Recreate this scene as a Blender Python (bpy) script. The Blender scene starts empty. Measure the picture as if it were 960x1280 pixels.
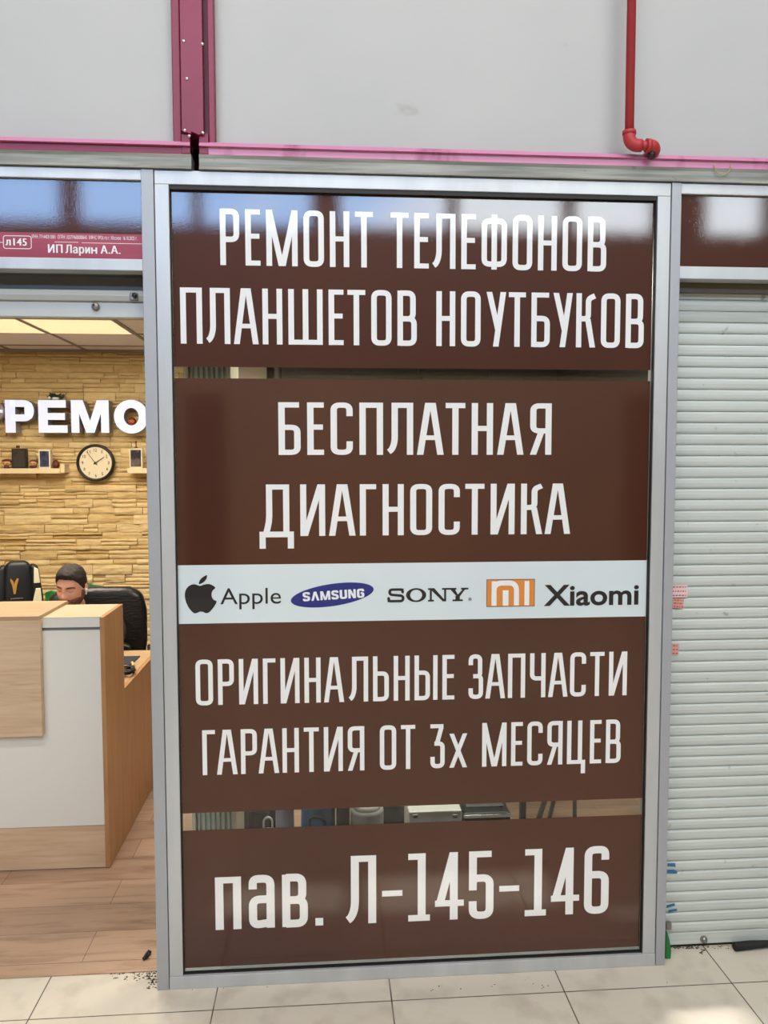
import bpy, bmesh, math, random
from mathutils import Vector, Matrix, noise as mnoise
from mathutils.geometry import delaunay_2d_cdt
PI = math.pi
random.seed(7)
SC = bpy.context.scene
COL = SC.collection

# ------------------------------------------------------------------ camera
F_PX, YAW, PITCH, ROLL = 983.11, 0.07373, 0.06346, -0.0014
CAM = Vector((0.552, -2.674, 1.830))
FWD = Vector((math.sin(YAW)*math.cos(PITCH), math.cos(YAW)*math.cos(PITCH), -math.sin(PITCH)))
_R0 = Vector((math.cos(YAW), -math.sin(YAW), 0)); _U0 = _R0.cross(FWD)
RGT = _R0*math.cos(ROLL)+_U0*math.sin(ROLL); UPV = RGT.cross(FWD)
cd = bpy.data.cameras.new('camera'); cam = bpy.data.objects.new('camera', cd); COL.objects.link(cam)
cd.sensor_fit = 'VERTICAL'; cd.sensor_height = 36.0; cd.lens = F_PX/1280*36.0
cd.clip_start = 0.05; cd.clip_end = 200
M = Matrix((RGT, UPV, -FWD)).transposed().to_4x4(); M.translation = CAM
cam.matrix_world = M
SC.camera = cam

def onY(u, v, Y):
    d = FWD+RGT*((u-480)/F_PX)-UPV*((v-640)/F_PX)
    return CAM+d*((Y-CAM.y)/d.y)
def onZ(u, v, Z):
    d = FWD+RGT*((u-480)/F_PX)-UPV*((v-640)/F_PX)
    return CAM+d*((Z-CAM.z)/d.z)

# ------------------------------------------------------------------ view, sky, sun
SC.view_settings.view_transform = 'Standard'
SC.view_settings.look = 'None'
SC.view_settings.exposure = 0.0
SC.view_settings.gamma = 1.0
SC.view_settings.use_curve_mapping = False
try:
    SC.cycles.use_denoising = True
    SC.cycles.max_bounces = 10; SC.cycles.transparent_max_bounces = 12
    SC.cycles.sample_clamp_indirect = 6.0
    SC.cycles.caustics_reflective = False; SC.cycles.caustics_refractive = False
except Exception:
    pass

W = bpy.data.worlds.new('sky'); SC.world = W; W.use_nodes = True
nt = W.node_tree; nt.nodes.clear()
wo = nt.nodes.new('ShaderNodeOutputWorld'); bg = nt.nodes.new('ShaderNodeBackground')
tc = nt.nodes.new('ShaderNodeTexCoord'); sx = nt.nodes.new('ShaderNodeSeparateXYZ')
ns = nt.nodes.new('ShaderNodeTexNoise'); ns.inputs['Scale'].default_value = 2.2; ns.inputs['Detail'].default_value = 4
ad = nt.nodes.new('ShaderNodeMath'); ad.operation = 'ADD'
rp = nt.nodes.new('ShaderNodeValToRGB')
rp.color_ramp.elements[0].position = 0.40; rp.color_ramp.elements[0].color = (0.32, 0.56, 1.0, 1)
rp.color_ramp.elements[1].position = 0.62; rp.color_ramp.elements[1].color = (0.86, 0.91, 1.0, 1)
mu = nt.nodes.new('ShaderNodeMath'); mu.operation = 'MULTIPLY'; mu.inputs[1].default_value = 0.55
nt.links.new(tc.outputs['Generated'], sx.inputs[0]); nt.links.new(tc.outputs['Generated'], ns.inputs['Vector'])
nt.links.new(sx.outputs['X'], mu.inputs[0]); nt.links.new(mu.outputs[0], ad.inputs[0]); nt.links.new(ns.outputs['Fac'], ad.inputs[1])
nt.links.new(ad.outputs[0], rp.inputs['Fac']); nt.links.new(rp.outputs['Color'], bg.inputs['Color'])
bg.inputs['Strength'].default_value = 23.0
nt.links.new(bg.outputs[0], wo.inputs[0])

SUN_DIR = Vector((0.10, 0.42, -1.0)).normalized()
sl = bpy.data.lights.new('sun', 'SUN'); sl.energy = 10.0; sl.angle = 0.014; sl.color = (1.0, 0.95, 0.86)
so = bpy.data.objects.new('sun', sl); COL.objects.link(so)
so.rotation_euler = SUN_DIR.to_track_quat('-Z', 'Y').to_euler()

def area(name, loc, size, energy, color, direction, portal=False):
    l = bpy.data.lights.new(name, 'AREA'); l.shape = 'RECTANGLE'; l.size, l.size_y = size
    l.energy = energy; l.color = color
    o = bpy.data.objects.new(name, l); COL.objects.link(o); o.location = loc
    o.rotation_euler = Vector(direction).to_track_quat('-Z', 'Y').to_euler()
    if portal: l.cycles.is_portal = True
    return o
WIN_Y, WIN_Z0, WIN_Z1 = -8.0, 4.95, 5.66
area('window_portal', (1.0, WIN_Y-0.02, (WIN_Z0+WIN_Z1)/2), (18.0, WIN_Z1-WIN_Z0), 1, (1, 1, 1), (0, 1, 0), True)
# unseen fill lights added under the mall roof for facade, floor and far wall
area('mall_fill', (0.5, -5.6, 6.0), (9.0, 0.8), 235, (1.0, 0.95, 0.87), (0, 0.75, -0.7))
area('mall_fill.001', (0.5, -3.4, 7.6), (9.0, 0.8), 330, (1.0, 0.95, 0.87), (0, 0, -1))
area('mall_fill.002', (1.0, -4.6, 6.4), (10.0, 0.8), 150, (1.0, 0.93, 0.82), (0, -0.75, -0.75))
# unseen fill lights added at the shop ceiling, apart from its glowing panels
area('shop_fill', (-1.1, 2.2, 2.70), (1.6, 1.0), 72, (1.0, 0.90, 0.74), (0, 0, -1))
area('shop_fill.001', (-1.6, 1.3, 2.70), (1.4, 0.5), 20, (1.0, 0.90, 0.70), (0, 0, -1))
area('shop_fill.002', (1.2, 1.1, 2.70), (1.0, 0.5), 46, (1.0, 0.92, 0.78), (0, 0, -1))

# ------------------------------------------------------------------ materials
def lin(c):
    c = c/255.0
    return c/12.92 if c <= 0.04045 else ((c+0.055)/1.055)**2.4
def rgb(r, g, b): return (lin(r), lin(g), lin(b), 1)
def mat(name, col, rough=0.5, metal=0.0, coat=0.0, emit=None, es=1.0, spec=None):
    m = bpy.data.materials.new(name); m.use_nodes = True
    b = m.node_tree.nodes['Principled BSDF']
    b.inputs['Base Color'].default_value = col; b.inputs['Roughness'].default_value = rough
    b.inputs['Metallic'].default_value = metal
    if coat: b.inputs['Coat Weight'].default_value = coat; b.inputs['Coat Roughness'].default_value = 0.03
    if spec is not None: b.inputs['Specular IOR Level'].default_value = spec
    if emit: b.inputs['Emission Color'].default_value = emit; b.inputs['Emission Strength'].default_value = es
    return m
def N(m, t, **kw):
    n = m.node_tree.nodes.new(t)
    for k, v in kw.items():
        if k in n.inputs: n.inputs[k].default_value = v
        else: setattr(n, k, v)
    return n
def L(m, a, b): m.node_tree.links.new(a, b)
def bsdf(m): return m.node_tree.nodes['Principled BSDF']
def mapping(m, scale=(1, 1, 1), loc=(0, 0, 0)):
    t = N(m, 'ShaderNodeTexCoord'); mp = N(m, 'ShaderNodeMapping')
    mp.inputs['Scale'].default_value = scale; mp.inputs['Location'].default_value = loc
    L(m, t.outputs['Object'], mp.inputs['Vector']); return mp.outputs['Vector']
def add_noise_color(m, c1, c2, scale=(1, 1, 1), nscale=5.0, detail=5, lo=0.35, hi=0.65):
    v = mapping(m, scale); n = N(m, 'ShaderNodeTexNoise', Scale=nscale, Detail=detail)
    r = N(m, 'ShaderNodeValToRGB'); r.color_ramp.elements[0].position = lo; r.color_ramp.elements[1].position = hi
    r.color_ramp.elements[0].color = c1; r.color_ramp.elements[1].color = c2
    L(m, v, n.inputs['Vector']); L(m, n.outputs['Fac'], r.inputs['Fac']); L(m, r.outputs['Color'], bsdf(m).inputs['Base Color'])
    return r
def add_bump(m, nscale, strength, dist, scale=(1, 1, 1), detail=3, coat=False):
    v = mapping(m, scale); n = N(m, 'ShaderNodeTexNoise', Scale=nscale, Detail=detail)
    b = N(m, 'ShaderNodeBump', Strength=strength, Distance=dist)
    L(m, v, n.inputs['Vector']); L(m, n.outputs['Fac'], b.inputs['Height'])
    L(m, b.outputs['Normal'], bsdf(m).inputs['Coat Normal' if coat else 'Normal'])
def dirt(m, col, scale, lo, hi, amount=1.0):
    """irregular spots of dirt laid over the present base colour"""
    b = bsdf(m); v = mapping(m, scale); n = N(m, 'ShaderNodeTexNoise', Scale=6.0, Detail=6)
    r = N(m, 'ShaderNodeMapRange'); r.inputs['From Min'].default_value = lo; r.inputs['From Max'].default_value = hi
    r.inputs['To Max'].default_value = amount
    mx = N(m, 'ShaderNodeMix', data_type='RGBA')
    old = b.inputs['Base Color']
    if old.is_linked: L(m, old.links[0].from_socket, mx.inputs['A'])
    else: mx.inputs['A'].default_value = old.default_value
    mx.inputs['B'].default_value = col
    L(m, v, n.inputs['Vector']); L(m, n.outputs['Fac'], r.inputs['Value']); L(m, r.outputs[0], mx.inputs['Factor'])
    L(m, mx.outputs['Result'], b.inputs['Base Color'])

m_alu = mat('brushed aluminium', rgb(182, 186, 189), 0.38, 0.25)
add_noise_color(m_alu, rgb(176, 180, 183), rgb(190, 194, 197), (1, 1, 0.15), 9); 
m_alu_dull = mat('dull grey aluminium post', rgb(160, 164, 170), 0.45, 0.2)
m_alu_dark = mat('dark aluminium', rgb(92, 94, 94), 0.45, 0.3)
m_gasket = mat('black rubber gasket', rgb(16, 15, 15), 0.6)
m_beam = mat('weathered galvanised steel', rgb(150, 152, 146), 0.55, 0.25)
add_noise_color(m_beam, rgb(112, 114, 109), rgb(152, 154, 148), (0.5, 1, 9), 6, 6)
dirt(m_beam, rgb(70, 66, 60), (2, 2, 6), 0.66, 0.74, 0.8)
m_pink = mat('raspberry pink painted steel', rgb(124, 18, 60), 0.45)
add_noise_color(m_pink, rgb(120, 16, 58), rgb(130, 24, 66), (1, 1, 0.5), 5)
m_pink_worn = mat('worn pale pink paint', rgb(200, 128, 164), 0.4)
add_noise_color(m_pink_worn, rgb(140, 40, 84), rgb(196, 128, 164), (2.2, 1, 1), 1.7, 5, 0.34, 0.42)
m_panel = mat('light grey sandwich panel', rgb(169, 171, 171), 0.5)
add_noise_color(m_panel, rgb(167, 169, 169), rgb(173, 174, 174), (1, 1, 1), 1.2)
dirt(m_panel, rgb(140, 138, 134), (0.9, 1, 1.4), 0.72, 0.80, 0.5)
m_red = mat('red painted pipe', rgb(172, 50, 54), 0.5)
m_screw = mat('zinc screw', rgb(225, 225, 225), 0.3, 0.8)
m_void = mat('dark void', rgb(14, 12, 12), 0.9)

def film(name, c1, c2):
    m = mat(name, c1, 0.45, 0.0)
    add_noise_color(m, c1, c2, (0.7, 1, 0.5), 1.6, 2)
    b = bsdf(m); b.inputs['Coat Weight'].default_value = 1.0; b.inputs['Coat Roughness'].default_value = 0.03
    b.inputs['Coat IOR'].default_value = 1.5; b.inputs['Specular IOR Level'].default_value = 0.15
    add_bump(m, 300.0, 0.15, 0.0003, coat=True, detail=1)
    return m
m_film = film('glossy brown vinyl', rgb(64, 32, 20), rgb(73, 38, 22))
m_white_vinyl = film('glossy white vinyl', rgb(220, 224, 226), rgb(226, 229, 231))
m_strip = film('glossy pale vinyl strip', rgb(198, 212, 218), rgb(206, 218, 223))
m_ink = mat('black print', rgb(10, 10, 12), 0.5, coat=0.4)
m_blue_print = mat('deep blue print', rgb(16, 32, 116), 0.4, coat=0.4)
m_orange_print = mat('orange print', rgb(206, 128, 52), 0.4, coat=0.6)
m_brown_print = mat('dark brown print line', rgb(84, 52, 30), 0.4, coat=0.6)
m_white_print = mat('white print', rgb(222, 226, 228), 0.4, coat=0.5)
m_crimson = mat('crimson sign strip', rgb(150, 38, 58), 0.35, coat=0.7)
add_noise_color(m_crimson, rgb(140, 34, 52), rgb(160, 50, 68), (1, 1, 5), 3)

m_glass = bpy.data.materials.new('clear glass'); m_glass.use_nodes = True
g = m_glass.node_tree; g.nodes.clear()
go = g.nodes.new('ShaderNodeOutputMaterial'); gm = g.nodes.new('ShaderNodeMixShader'); gt = g.nodes.new('ShaderNodeBsdfTransparent')
gg = g.nodes.new('ShaderNodeBsdfGlossy'); gf = g.nodes.new('ShaderNodeFresnel'); gf.inputs['IOR'].default_value = 1.5
gg.inputs['Roughness'].default_value = 0.0; gt.inputs['Color'].default_value = (0.90, 0.93, 0.92, 1)
g.links.new(gf.outputs[0], gm.inputs[0]); g.links.new(gt.outputs[0], gm.inputs[1]); g.links.new(gg.outputs[0], gm.inputs[2]); g.links.new(gm.outputs[0], go.inputs[0])

m_shutter = mat('pale green grey shutter', rgb(186, 194, 190), 0.5)
add_noise_color(m_shutter, rgb(182, 190, 186), rgb(192, 199, 195), (0.5, 1, 30), 4)
dirt(m_shutter, rgb(120, 122, 116), (3, 3, 3), 0.69, 0.76, 0.75)
m_shutter_bar = mat('shutter end bar aluminium', rgb(176, 180, 178), 0.42, 0.2)
m_lock = mat('steel lock', rgb(140, 138, 134), 0.35, 0.7)
m_black_metal = mat('black metal', rgb(24, 24, 25), 0.45)

# cream floor tiles with dark joints
m_tile = mat('cream floor tile', rgb(200, 192, 178), 0.28)
v = mapping(m_tile, (1, 1, 1), (0.4352, 0.1171, 0))
br = N(m_tile, 'ShaderNodeTexBrick', offset=0.0, squash=1.0)
br.inputs['Scale'].default_value = 1.0; br.inputs['Brick Width'].default_value = 0.6; br.inputs['Row Height'].default_value = 0.6
br.inputs['Mortar Size'].default_value = 0.0022; br.inputs['Mortar Smooth'].default_value = 0.1
br.inputs['Color1'].default_value = rgb(206, 198, 184); br.inputs['Color2'].default_value = rgb(211, 204, 190); br.inputs['Mortar'].default_value = rgb(70, 62, 54)
L(m_tile, v, br.inputs['Vector']); L(m_tile, br.outputs['Color'], bsdf(m_tile).inputs['Base Color'])
dirt(m_tile, rgb(168, 158, 142), (1.2, 1.2, 1), 0.50, 0.72, 0.55)
dirt(m_tile, rgb(60, 54, 48), (9, 9, 1), 0.745, 0.78, 0.9)

def wood(name, c1, c2, c3, scale, rough=0.42):
    m = mat(name, c1, rough); v = mapping(m, scale)
    n = N(m, 'ShaderNodeTexNoise', Scale=4.0, Detail=7, Roughness=0.62, Distortion=0.3)
    r = N(m, 'ShaderNodeValToRGB'); e = r.color_ramp.elements
    e[0].position = 0.30; e[0].color = c3; e[1].position = 0.70; e[1].color = c2
    x = e.new(0.5); x.color = c1
    L(m, v, n.inputs['Vector']); L(m, n.outputs['Fac'], r.inputs['Fac']); L(m, r.outputs['Color'], bsdf(m).inputs['Base Color'])
    return m
m_oak_h = wood('light oak laminate, grain across', rgb(196, 170, 142), rgb(206, 182, 154), rgb(178, 150, 122), (0.7, 3, 9))
m_oak_v = wood('honey oak laminate, grain upright', rgb(166, 122, 80), rgb(174, 130, 88), rgb(154, 110, 70), (9, 9, 0.7))  # oak darkened for the counter side's shade; the rods reuse it
m_oak_top = wood('oak worktop', rgb(172, 144, 108), rgb(178, 150, 114), rgb(164, 136, 100), (0.8, 8, 3))
m_maple = mat('pale maple board', rgb(184, 166, 134), 0.45)
m_white_board = mat('white laminate', rgb(214, 214, 208), 0.4)
m_shelf = mat('cream shelf board', rgb(232, 214, 172), 0.5)

# laminate planks
m_plank = mat('oak laminate floor', rgb(176, 138, 108), 0.42)
v = mapping(m_plank, (1, 1, 1), (0.35, 0.02, 0))
bk = N(m_plank, 'ShaderNodeTexBrick', offset=0.4); bk.inputs['Scale'].default_value = 1.0
bk.inputs['Brick Width'].default_value = 1.28; bk.inputs['Row Height'].default_value = 0.19; bk.inputs['Mortar Size'].default_value = 0.0012
bk.inputs['Color1'].default_value = rgb(180, 150, 126); bk.inputs['Color2'].default_value = rgb(160, 130, 108); bk.inputs['Mortar'].default_value = rgb(96, 68, 50)
v2 = mapping(m_plank, (0.8, 7, 1))
n1 = N(m_plank, 'ShaderNodeTexNoise', Scale=3.0, Detail=7, Roughness=0.65, Distortion=0.6)
r1 = N(m_plank, 'ShaderNodeValToRGB'); r1.color_ramp.elements[0].position = 0.30; r1.color_ramp.elements[0].color = (0.50, 0.44, 0.40, 1)
r1.color_ramp.elements[1].position = 0.52; r1.color_ramp.elements[1].color = (1, 1, 1, 1)
mx = N(m_plank, 'ShaderNodeMix', data_type='RGBA', blend_type='MULTIPLY'); mx.inputs['Factor'].default_value = 0.8
L(m_plank, v, bk.inputs['Vector']); L(m_plank, v2, n1.inputs['Vector']); L(m_plank, n1.outputs['Fac'], r1.inputs['Fac'])
L(m_plank, bk.outputs['Color'], mx.inputs['A']); L(m_plank, r1.outputs['Color'], mx.inputs['B']); L(m_plank, mx.outputs['Result'], bsdf(m_plank).inputs['Base Color'])

# ledge stone: colour per stone
m_stone = mat('tan ledge stone', rgb(214, 178, 112), 0.85)
gi = N(m_stone, 'ShaderNodeNewGeometry'); sr = N(m_stone, 'ShaderNodeValToRGB')
sr.color_ramp.elements[0].color = rgb(206, 178, 124); sr.color_ramp.elements[1].color = rgb(232, 208, 156)
sn = N(m_stone, 'ShaderNodeTexNoise', Scale=14.0, Detail=6); sv = mapping(m_stone, (1, 1, 2.5))
sm = N(m_stone, 'ShaderNodeMix', data_type='RGBA', blend_type='OVERLAY'); sm.inputs['Factor'].default_value = 0.35
L(m_stone, gi.outputs['Random Per Island'], sr.inputs['Fac']); L(m_stone, sv, sn.inputs['Vector'])
L(m_stone, sr.outputs['Color'], sm.inputs['A']); L(m_stone, sn.outputs['Fac'], sm.inputs['B']); L(m_stone, sm.outputs['Result'], bsdf(m_stone).inputs['Base Color'])
sb = N(m_stone, 'ShaderNodeBump', Strength=0.7, Distance=0.012); sn2 = N(m_stone, 'ShaderNodeTexNoise', Scale=22.0, Detail=6)
sv2 = mapping(m_stone, (0.6, 1, 2.6)); L(m_stone, sv2, sn2.inputs['Vector']); L(m_stone, sn2.outputs['Fac'], sb.inputs['Height']); L(m_stone, sb.outputs['Normal'], bsdf(m_stone).inputs['Normal'])

m_ceil = mat('white ceiling tile', rgb(236, 232, 232), 0.8); add_bump(m_ceil, 160, 0.2, 0.002)
m_tbar = mat('grey ceiling grid', rgb(140, 132, 126), 0.5)
m_diffuser = mat('warm lit diffuser', rgb(240, 225, 180), 0.5, emit=(1.0, 0.80, 0.45, 1), es=0.85)
m_lit = mat('lit white acrylic', rgb(150, 152, 170), 0.4, emit=(0.82, 0.85, 1.0, 1), es=0.78)
m_return = mat('grey letter side', rgb(150, 146, 146), 0.5)
m_leather = mat('black leather', rgb(26, 23, 22), 0.34); add_bump(m_leather, 34, 0.5, 0.006, (0.7, 1, 2.4))
m_game = mat('black leatherette', rgb(17, 17, 20), 0.5)
m_cream = mat('cream leatherette', rgb(226, 214, 176), 0.5)
m_gold = mat('gold thread', rgb(196, 146, 62), 0.4, 0.3)
m_greytext = mat('grey thread', rgb(120, 112, 106), 0.6)
m_chrome = mat('chrome', rgb(210, 212, 216), 0.12, 1.0)
m_blackpl = mat('black plastic', rgb(20, 20, 22), 0.4)
m_whitepl = mat('white plastic', rgb(232, 234, 234), 0.3)
m_bluepl = mat('blue plastic', rgb(70, 138, 206), 0.35)
m_lilac = mat('lilac grey plastic', rgb(170, 172, 204), 0.4)
m_creamp = mat('cream plastic', rgb(214, 206, 182), 0.5)
m_pvc = mat('pale ribbed plastic', rgb(188, 196, 186), 0.4)
m_green = mat('green felt', rgb(26, 112, 44), 0.7); add_noise_color(m_green, rgb(16, 88, 34), rgb(40, 132, 58), (1, 1, 1), 20)
m_skin = mat('skin', rgb(204, 148, 122), 0.5); bsdf(m_skin).inputs['Subsurface Weight'].default_value = 0.08
m_stub = mat('stubble beard', rgb(112, 76, 60), 0.7); add_noise_color(m_stub, rgb(84, 54, 42), rgb(128, 88, 70), (1, 1, 1), 120)
m_lips = mat('lips', rgb(176, 104, 92), 0.45)
m_hair = mat('dark brown hair', rgb(36, 25, 19), 0.75); add_bump(m_hair, 70, 0.8, 0.006, (1, 1, 0.35))
m_shirt = mat('dark grey cotton', rgb(38, 38, 42), 0.85)
m_jeans = mat('dark blue denim', rgb(36, 44, 66), 0.85)
m_shoe = mat('black shoe', rgb(20, 20, 20), 0.5)

# ------------------------------------------------------------------ mesh helpers
class MB:
    def __init__(s): s.v = []; s.f = []; s.m = []; s.sm = []
    def add(s, vs, fs, mi=0, smooth=False):
        b = len(s.v); s.v += [tuple(x) for x in vs]
        for f in fs: s.f.append(tuple(b+i for i in f)); s.m.append(mi); s.sm.append(smooth)
    def box(s, x0, x1, y0, y1, z0, z1, mi=0):
        s.add([(x0,y0,z0),(x1,y0,z0),(x1,y1,z0),(x0,y1,z0),(x0,y0,z1),(x1,y0,z1),(x1,y1,z1),(x0,y1,z1)],
              [(0,3,2,1),(4,5,6,7),(0,1,5,4),(1,2,6,5),(2,3,7,6),(3,0,4,7)], mi); return s
    def prism(s, poly, y0, y1, mi=0):                 # polygon in XZ (counter-clockwise seen from -Y), extruded along Y
        n = len(poly); vs = [(x,y0,z) for x,z in poly]+[(x,y1,z) for x,z in poly]
        fs = [tuple(range(n)), tuple(reversed(range(n,2*n)))]
        for i in range(n): j=(i+1)%n; fs.append((j,i,n+i,n+j))
        s.add(vs, fs, mi); return s
    def prismx(s, poly, x0, x1, mi=0):                # polygon in YZ, extruded along X
        n = len(poly); vs = [(x0,y,z) for y,z in poly]+[(x1,y,z) for y,z in poly]
        fs = [tuple(reversed(range(n))), tuple(range(n,2*n))]
        for i in range(n): j=(i+1)%n; fs.append((i,j,n+j,n+i))
        s.add(vs, fs, mi); return s
    def face(s, poly, y, mi=0): s.add([(x,y,z) for x,z in poly], [tuple(range(len(poly)))], mi); return s
    def tube(s, pts, r, n=12, caps=True, mi=0):
        pts = [Vector(p) for p in pts]; rs = r if isinstance(r, (list, tuple)) else [r]*len(pts)
        vs = []; fs = []; up = None
        for i, p in enumerate(pts):
            t = (pts[min(i+1,len(pts)-1)]-pts[max(i-1,0)]).normalized()
            if up is None: up = Vector((0,0,1)) if abs(t.z) < 0.9 else Vector((1,0,0))
            a = t.cross(up).normalized(); b = a.cross(t).normalized(); up = b
            for k in range(n):
                w = 2*PI*k/n; vs.append(p+(a*math.cos(w)+b*math.sin(w))*rs[i])
        for i in range(len(pts)-1):
            for k in range(n):
                k2=(k+1)%n; fs.append((i*n+k, i*n+k2, (i+1)*n+k2, (i+1)*n+k))
        s.add(vs, fs, mi, True)
        if caps:
            b0 = len(s.v)-len(vs)
            s.f.append(tuple(b0+k for k in reversed(range(n)))); s.m.append(mi); s.sm.append(False)
            b1 = b0+(len(pts)-1)*n
            s.f.append(tuple(b1+k for k in range(n))); s.m.append(mi); s.sm.append(False)
        return s
    def lathe(s, prof, c, n=32, axis='z', mi=0, smooth=True):   # prof: list of (radius, height)
        vs = []; fs = []
        for r, h in prof:
            for k in range(n):
                w = 2*PI*k/n; a, b = r*math.cos(w), r*math.sin(w)
                vs.append((c[0]+a, c[1]+b, c[2]+h) if axis == 'z' else (c[0]+a, c[1]-h, c[2]+b) if axis == 'y' else (c[0]+h, c[1]+a, c[2]+b))
        for i in range(len(prof)-1):
            for k in range(n): k2=(k+1)%n; fs.append((i*n+k, i*n+k2, (i+1)*n+k2, (i+1)*n+k))
        fs.append(tuple(reversed(range(n)))); fs.append(tuple((len(prof)-1)*n+k for k in range(n)))
        s.add(vs, fs, mi, smooth); return s
    def ball(s, c, r, nu=20, nv=12, mi=0, fn=None):
        if not isinstance(r, (list, tuple)): r = (r,r,r)
        vs = []; fs = []
        for j in range(nv+1):
            t = PI*j/nv
            for i in range(nu):
                w = 2*PI*i/nu
                p = Vector((math.sin(t)*math.cos(w), math.sin(t)*math.sin(w), math.cos(t)))
                q = Vector((p.x*r[0], p.y*r[1], p.z*r[2]))
                if fn: q = fn(p, q)
                vs.append(Vector(c)+q)
        for j in range(nv):
            for i in range(nu):
                i2=(i+1)%nu; fs.append((j*nu+i, (j+1)*nu+i, (j+1)*nu+i2, j*nu+i2))
        s.add(vs, fs, mi, True); return s
    def rot(s, ang, piv, axis='Z', start=0):
        Mx = Matrix.Translation(piv) @ Matrix.Rotation(ang, 4, axis) @ Matrix.Translation(-Vector(piv))
        for i in range(start, len(s.v)): s.v[i] = tuple(Mx @ Vector(s.v[i]))
        return s
    def build(s, name, mats, parent=None, bevel=0, seg=2, smooth=None, subsurf=0, weld=False):
        me = bpy.data.meshes.new(name); me.from_pydata(s.v, [], s.f)
        for m in (mats if isinstance(mats, (list, tuple)) else [mats]): me.materials.append(m)
        me.polygons.foreach_set('material_index', s.m)
        me.polygons.foreach_set('use_smooth', [bool(x) if smooth is None else smooth for x in s.sm])
        if weld:
            bm = bmesh.new(); bm.from_mesh(me); bmesh.ops.remove_doubles(bm, verts=bm.verts, dist=1e-5)
            bmesh.ops.recalc_face_normals(bm, faces=bm.faces); bm.to_mesh(me); bm.free()
        me.update()
        o = bpy.data.objects.new(name, me); COL.objects.link(o)
        if parent: adopt(o, parent)
        if bevel:
            b = o.modifiers.new('bevel', 'BEVEL'); b.width = bevel; b.segments = seg; b.limit_method = 'ANGLE'
        if subsurf:
            q = o.modifiers.new('subsurf', 'SUBSURF'); q.levels = q.render_levels = subsurf
        return o
WORLD_LOC = {}
def adopt(o, parent):
    o.parent = parent
    # an Empty at a thing's base only translates; a mesh part already stands in world coordinates
    o.matrix_parent_inverse = Matrix.Translation(-parent.location) if parent.name in WORLD_LOC else Matrix.Identity(4)
def tag(o, label, cat, group=None, kind=None):
    o['label'] = label; o['category'] = cat
    if group: o['group'] = group
    if kind: o['kind'] = kind
    return o
def thing(name, loc, label, cat, group=None):
    o = bpy.data.objects.new(name, None); COL.objects.link(o); o.location = loc; o.empty_display_size = 0.1
    WORLD_LOC[o.name] = 1
    return tag(o, label, cat, group)
def structure(o): o['kind'] = 'structure'; return o
def semp(name, loc):
    o = bpy.data.objects.new(name, None); COL.objects.link(o); o.location = loc; WORLD_LOC[o.name] = 1; o.empty_display_size = 0.1
    return structure(o)

# ------------------------------------------------------------------ lettering
def fillet(pts, r, closed):
    out = []; n = len(pts)
    for i, p in enumerate(pts):
        if r <= 0 or (not closed and i in (0, n-1)): out.append(p); continue
        a = Vector(pts[i-1]); b = Vector(p); c = Vector(pts[(i+1) % n])
        d1 = (a-b); d2 = (c-b); rr = min(r, d1.length*0.5, d2.length*0.5)
        q1 = b+d1.normalized()*rr; q2 = b+d2.normalized()*rr
        for k in range(7):
            t = k/6; q = q1*(1-t)**2+b*(2*t*(1-t))+q2*t*t
            # pull the quadratic towards a circular arc
            out.append((q.x, q.y))
    return out
def stroke(polys, pts, t, r=0, closed=False):
    pts = fillet([tuple(p) for p in pts], r, closed); n = len(pts)
    q = []
    for p in pts:
        if not q or (Vector(p)-Vector(q[-1])).length > 1e-5: q.append(p)
    if closed and (Vector(q[0])-Vector(q[-1])).length < 1e-5: q.pop()
    pts = [Vector(p) for p in q]; n = len(pts); Lf = []; Rt = []
    for i, p in enumerate(pts):
        if closed: a, c = pts[i-1], pts[(i+1) % n]
        else: a, c = pts[max(i-1,0)], pts[min(i+1,n-1)]
        d1 = (p-a).normalized() if (p-a).length > 0 else (c-p).normalized()
        d2 = (c-p).normalized() if (c-p).length > 0 else d1
        n1 = Vector((-d1.y, d1.x)); n2 = Vector((-d2.y, d2.x)); m = (n1+n2)
        m = m.normalized() if m.length > 1e-6 else n1
        k = (t/2)/max(0.35, m.dot(n1)); Lf.append(p+m*k); Rt.append(p-m*k)
    for i in range(n if closed else n-1):
        j = (i+1) % n
        polys.append([tuple(Rt[i]), tuple(Rt[j]), tuple(Lf[j]), tuple(Lf[i])])
def bar(polys, x0, y0, x1, y1): polys.append([(x0,y0),(x1,y0),(x1,y1),(x0,y1)])
def para(polys, xb, xt, w, y0=0.0, y1=1.0): polys.append([(xb,y0),(xb+w,y0),(xt+w,y1),(xt,y1)])

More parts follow.
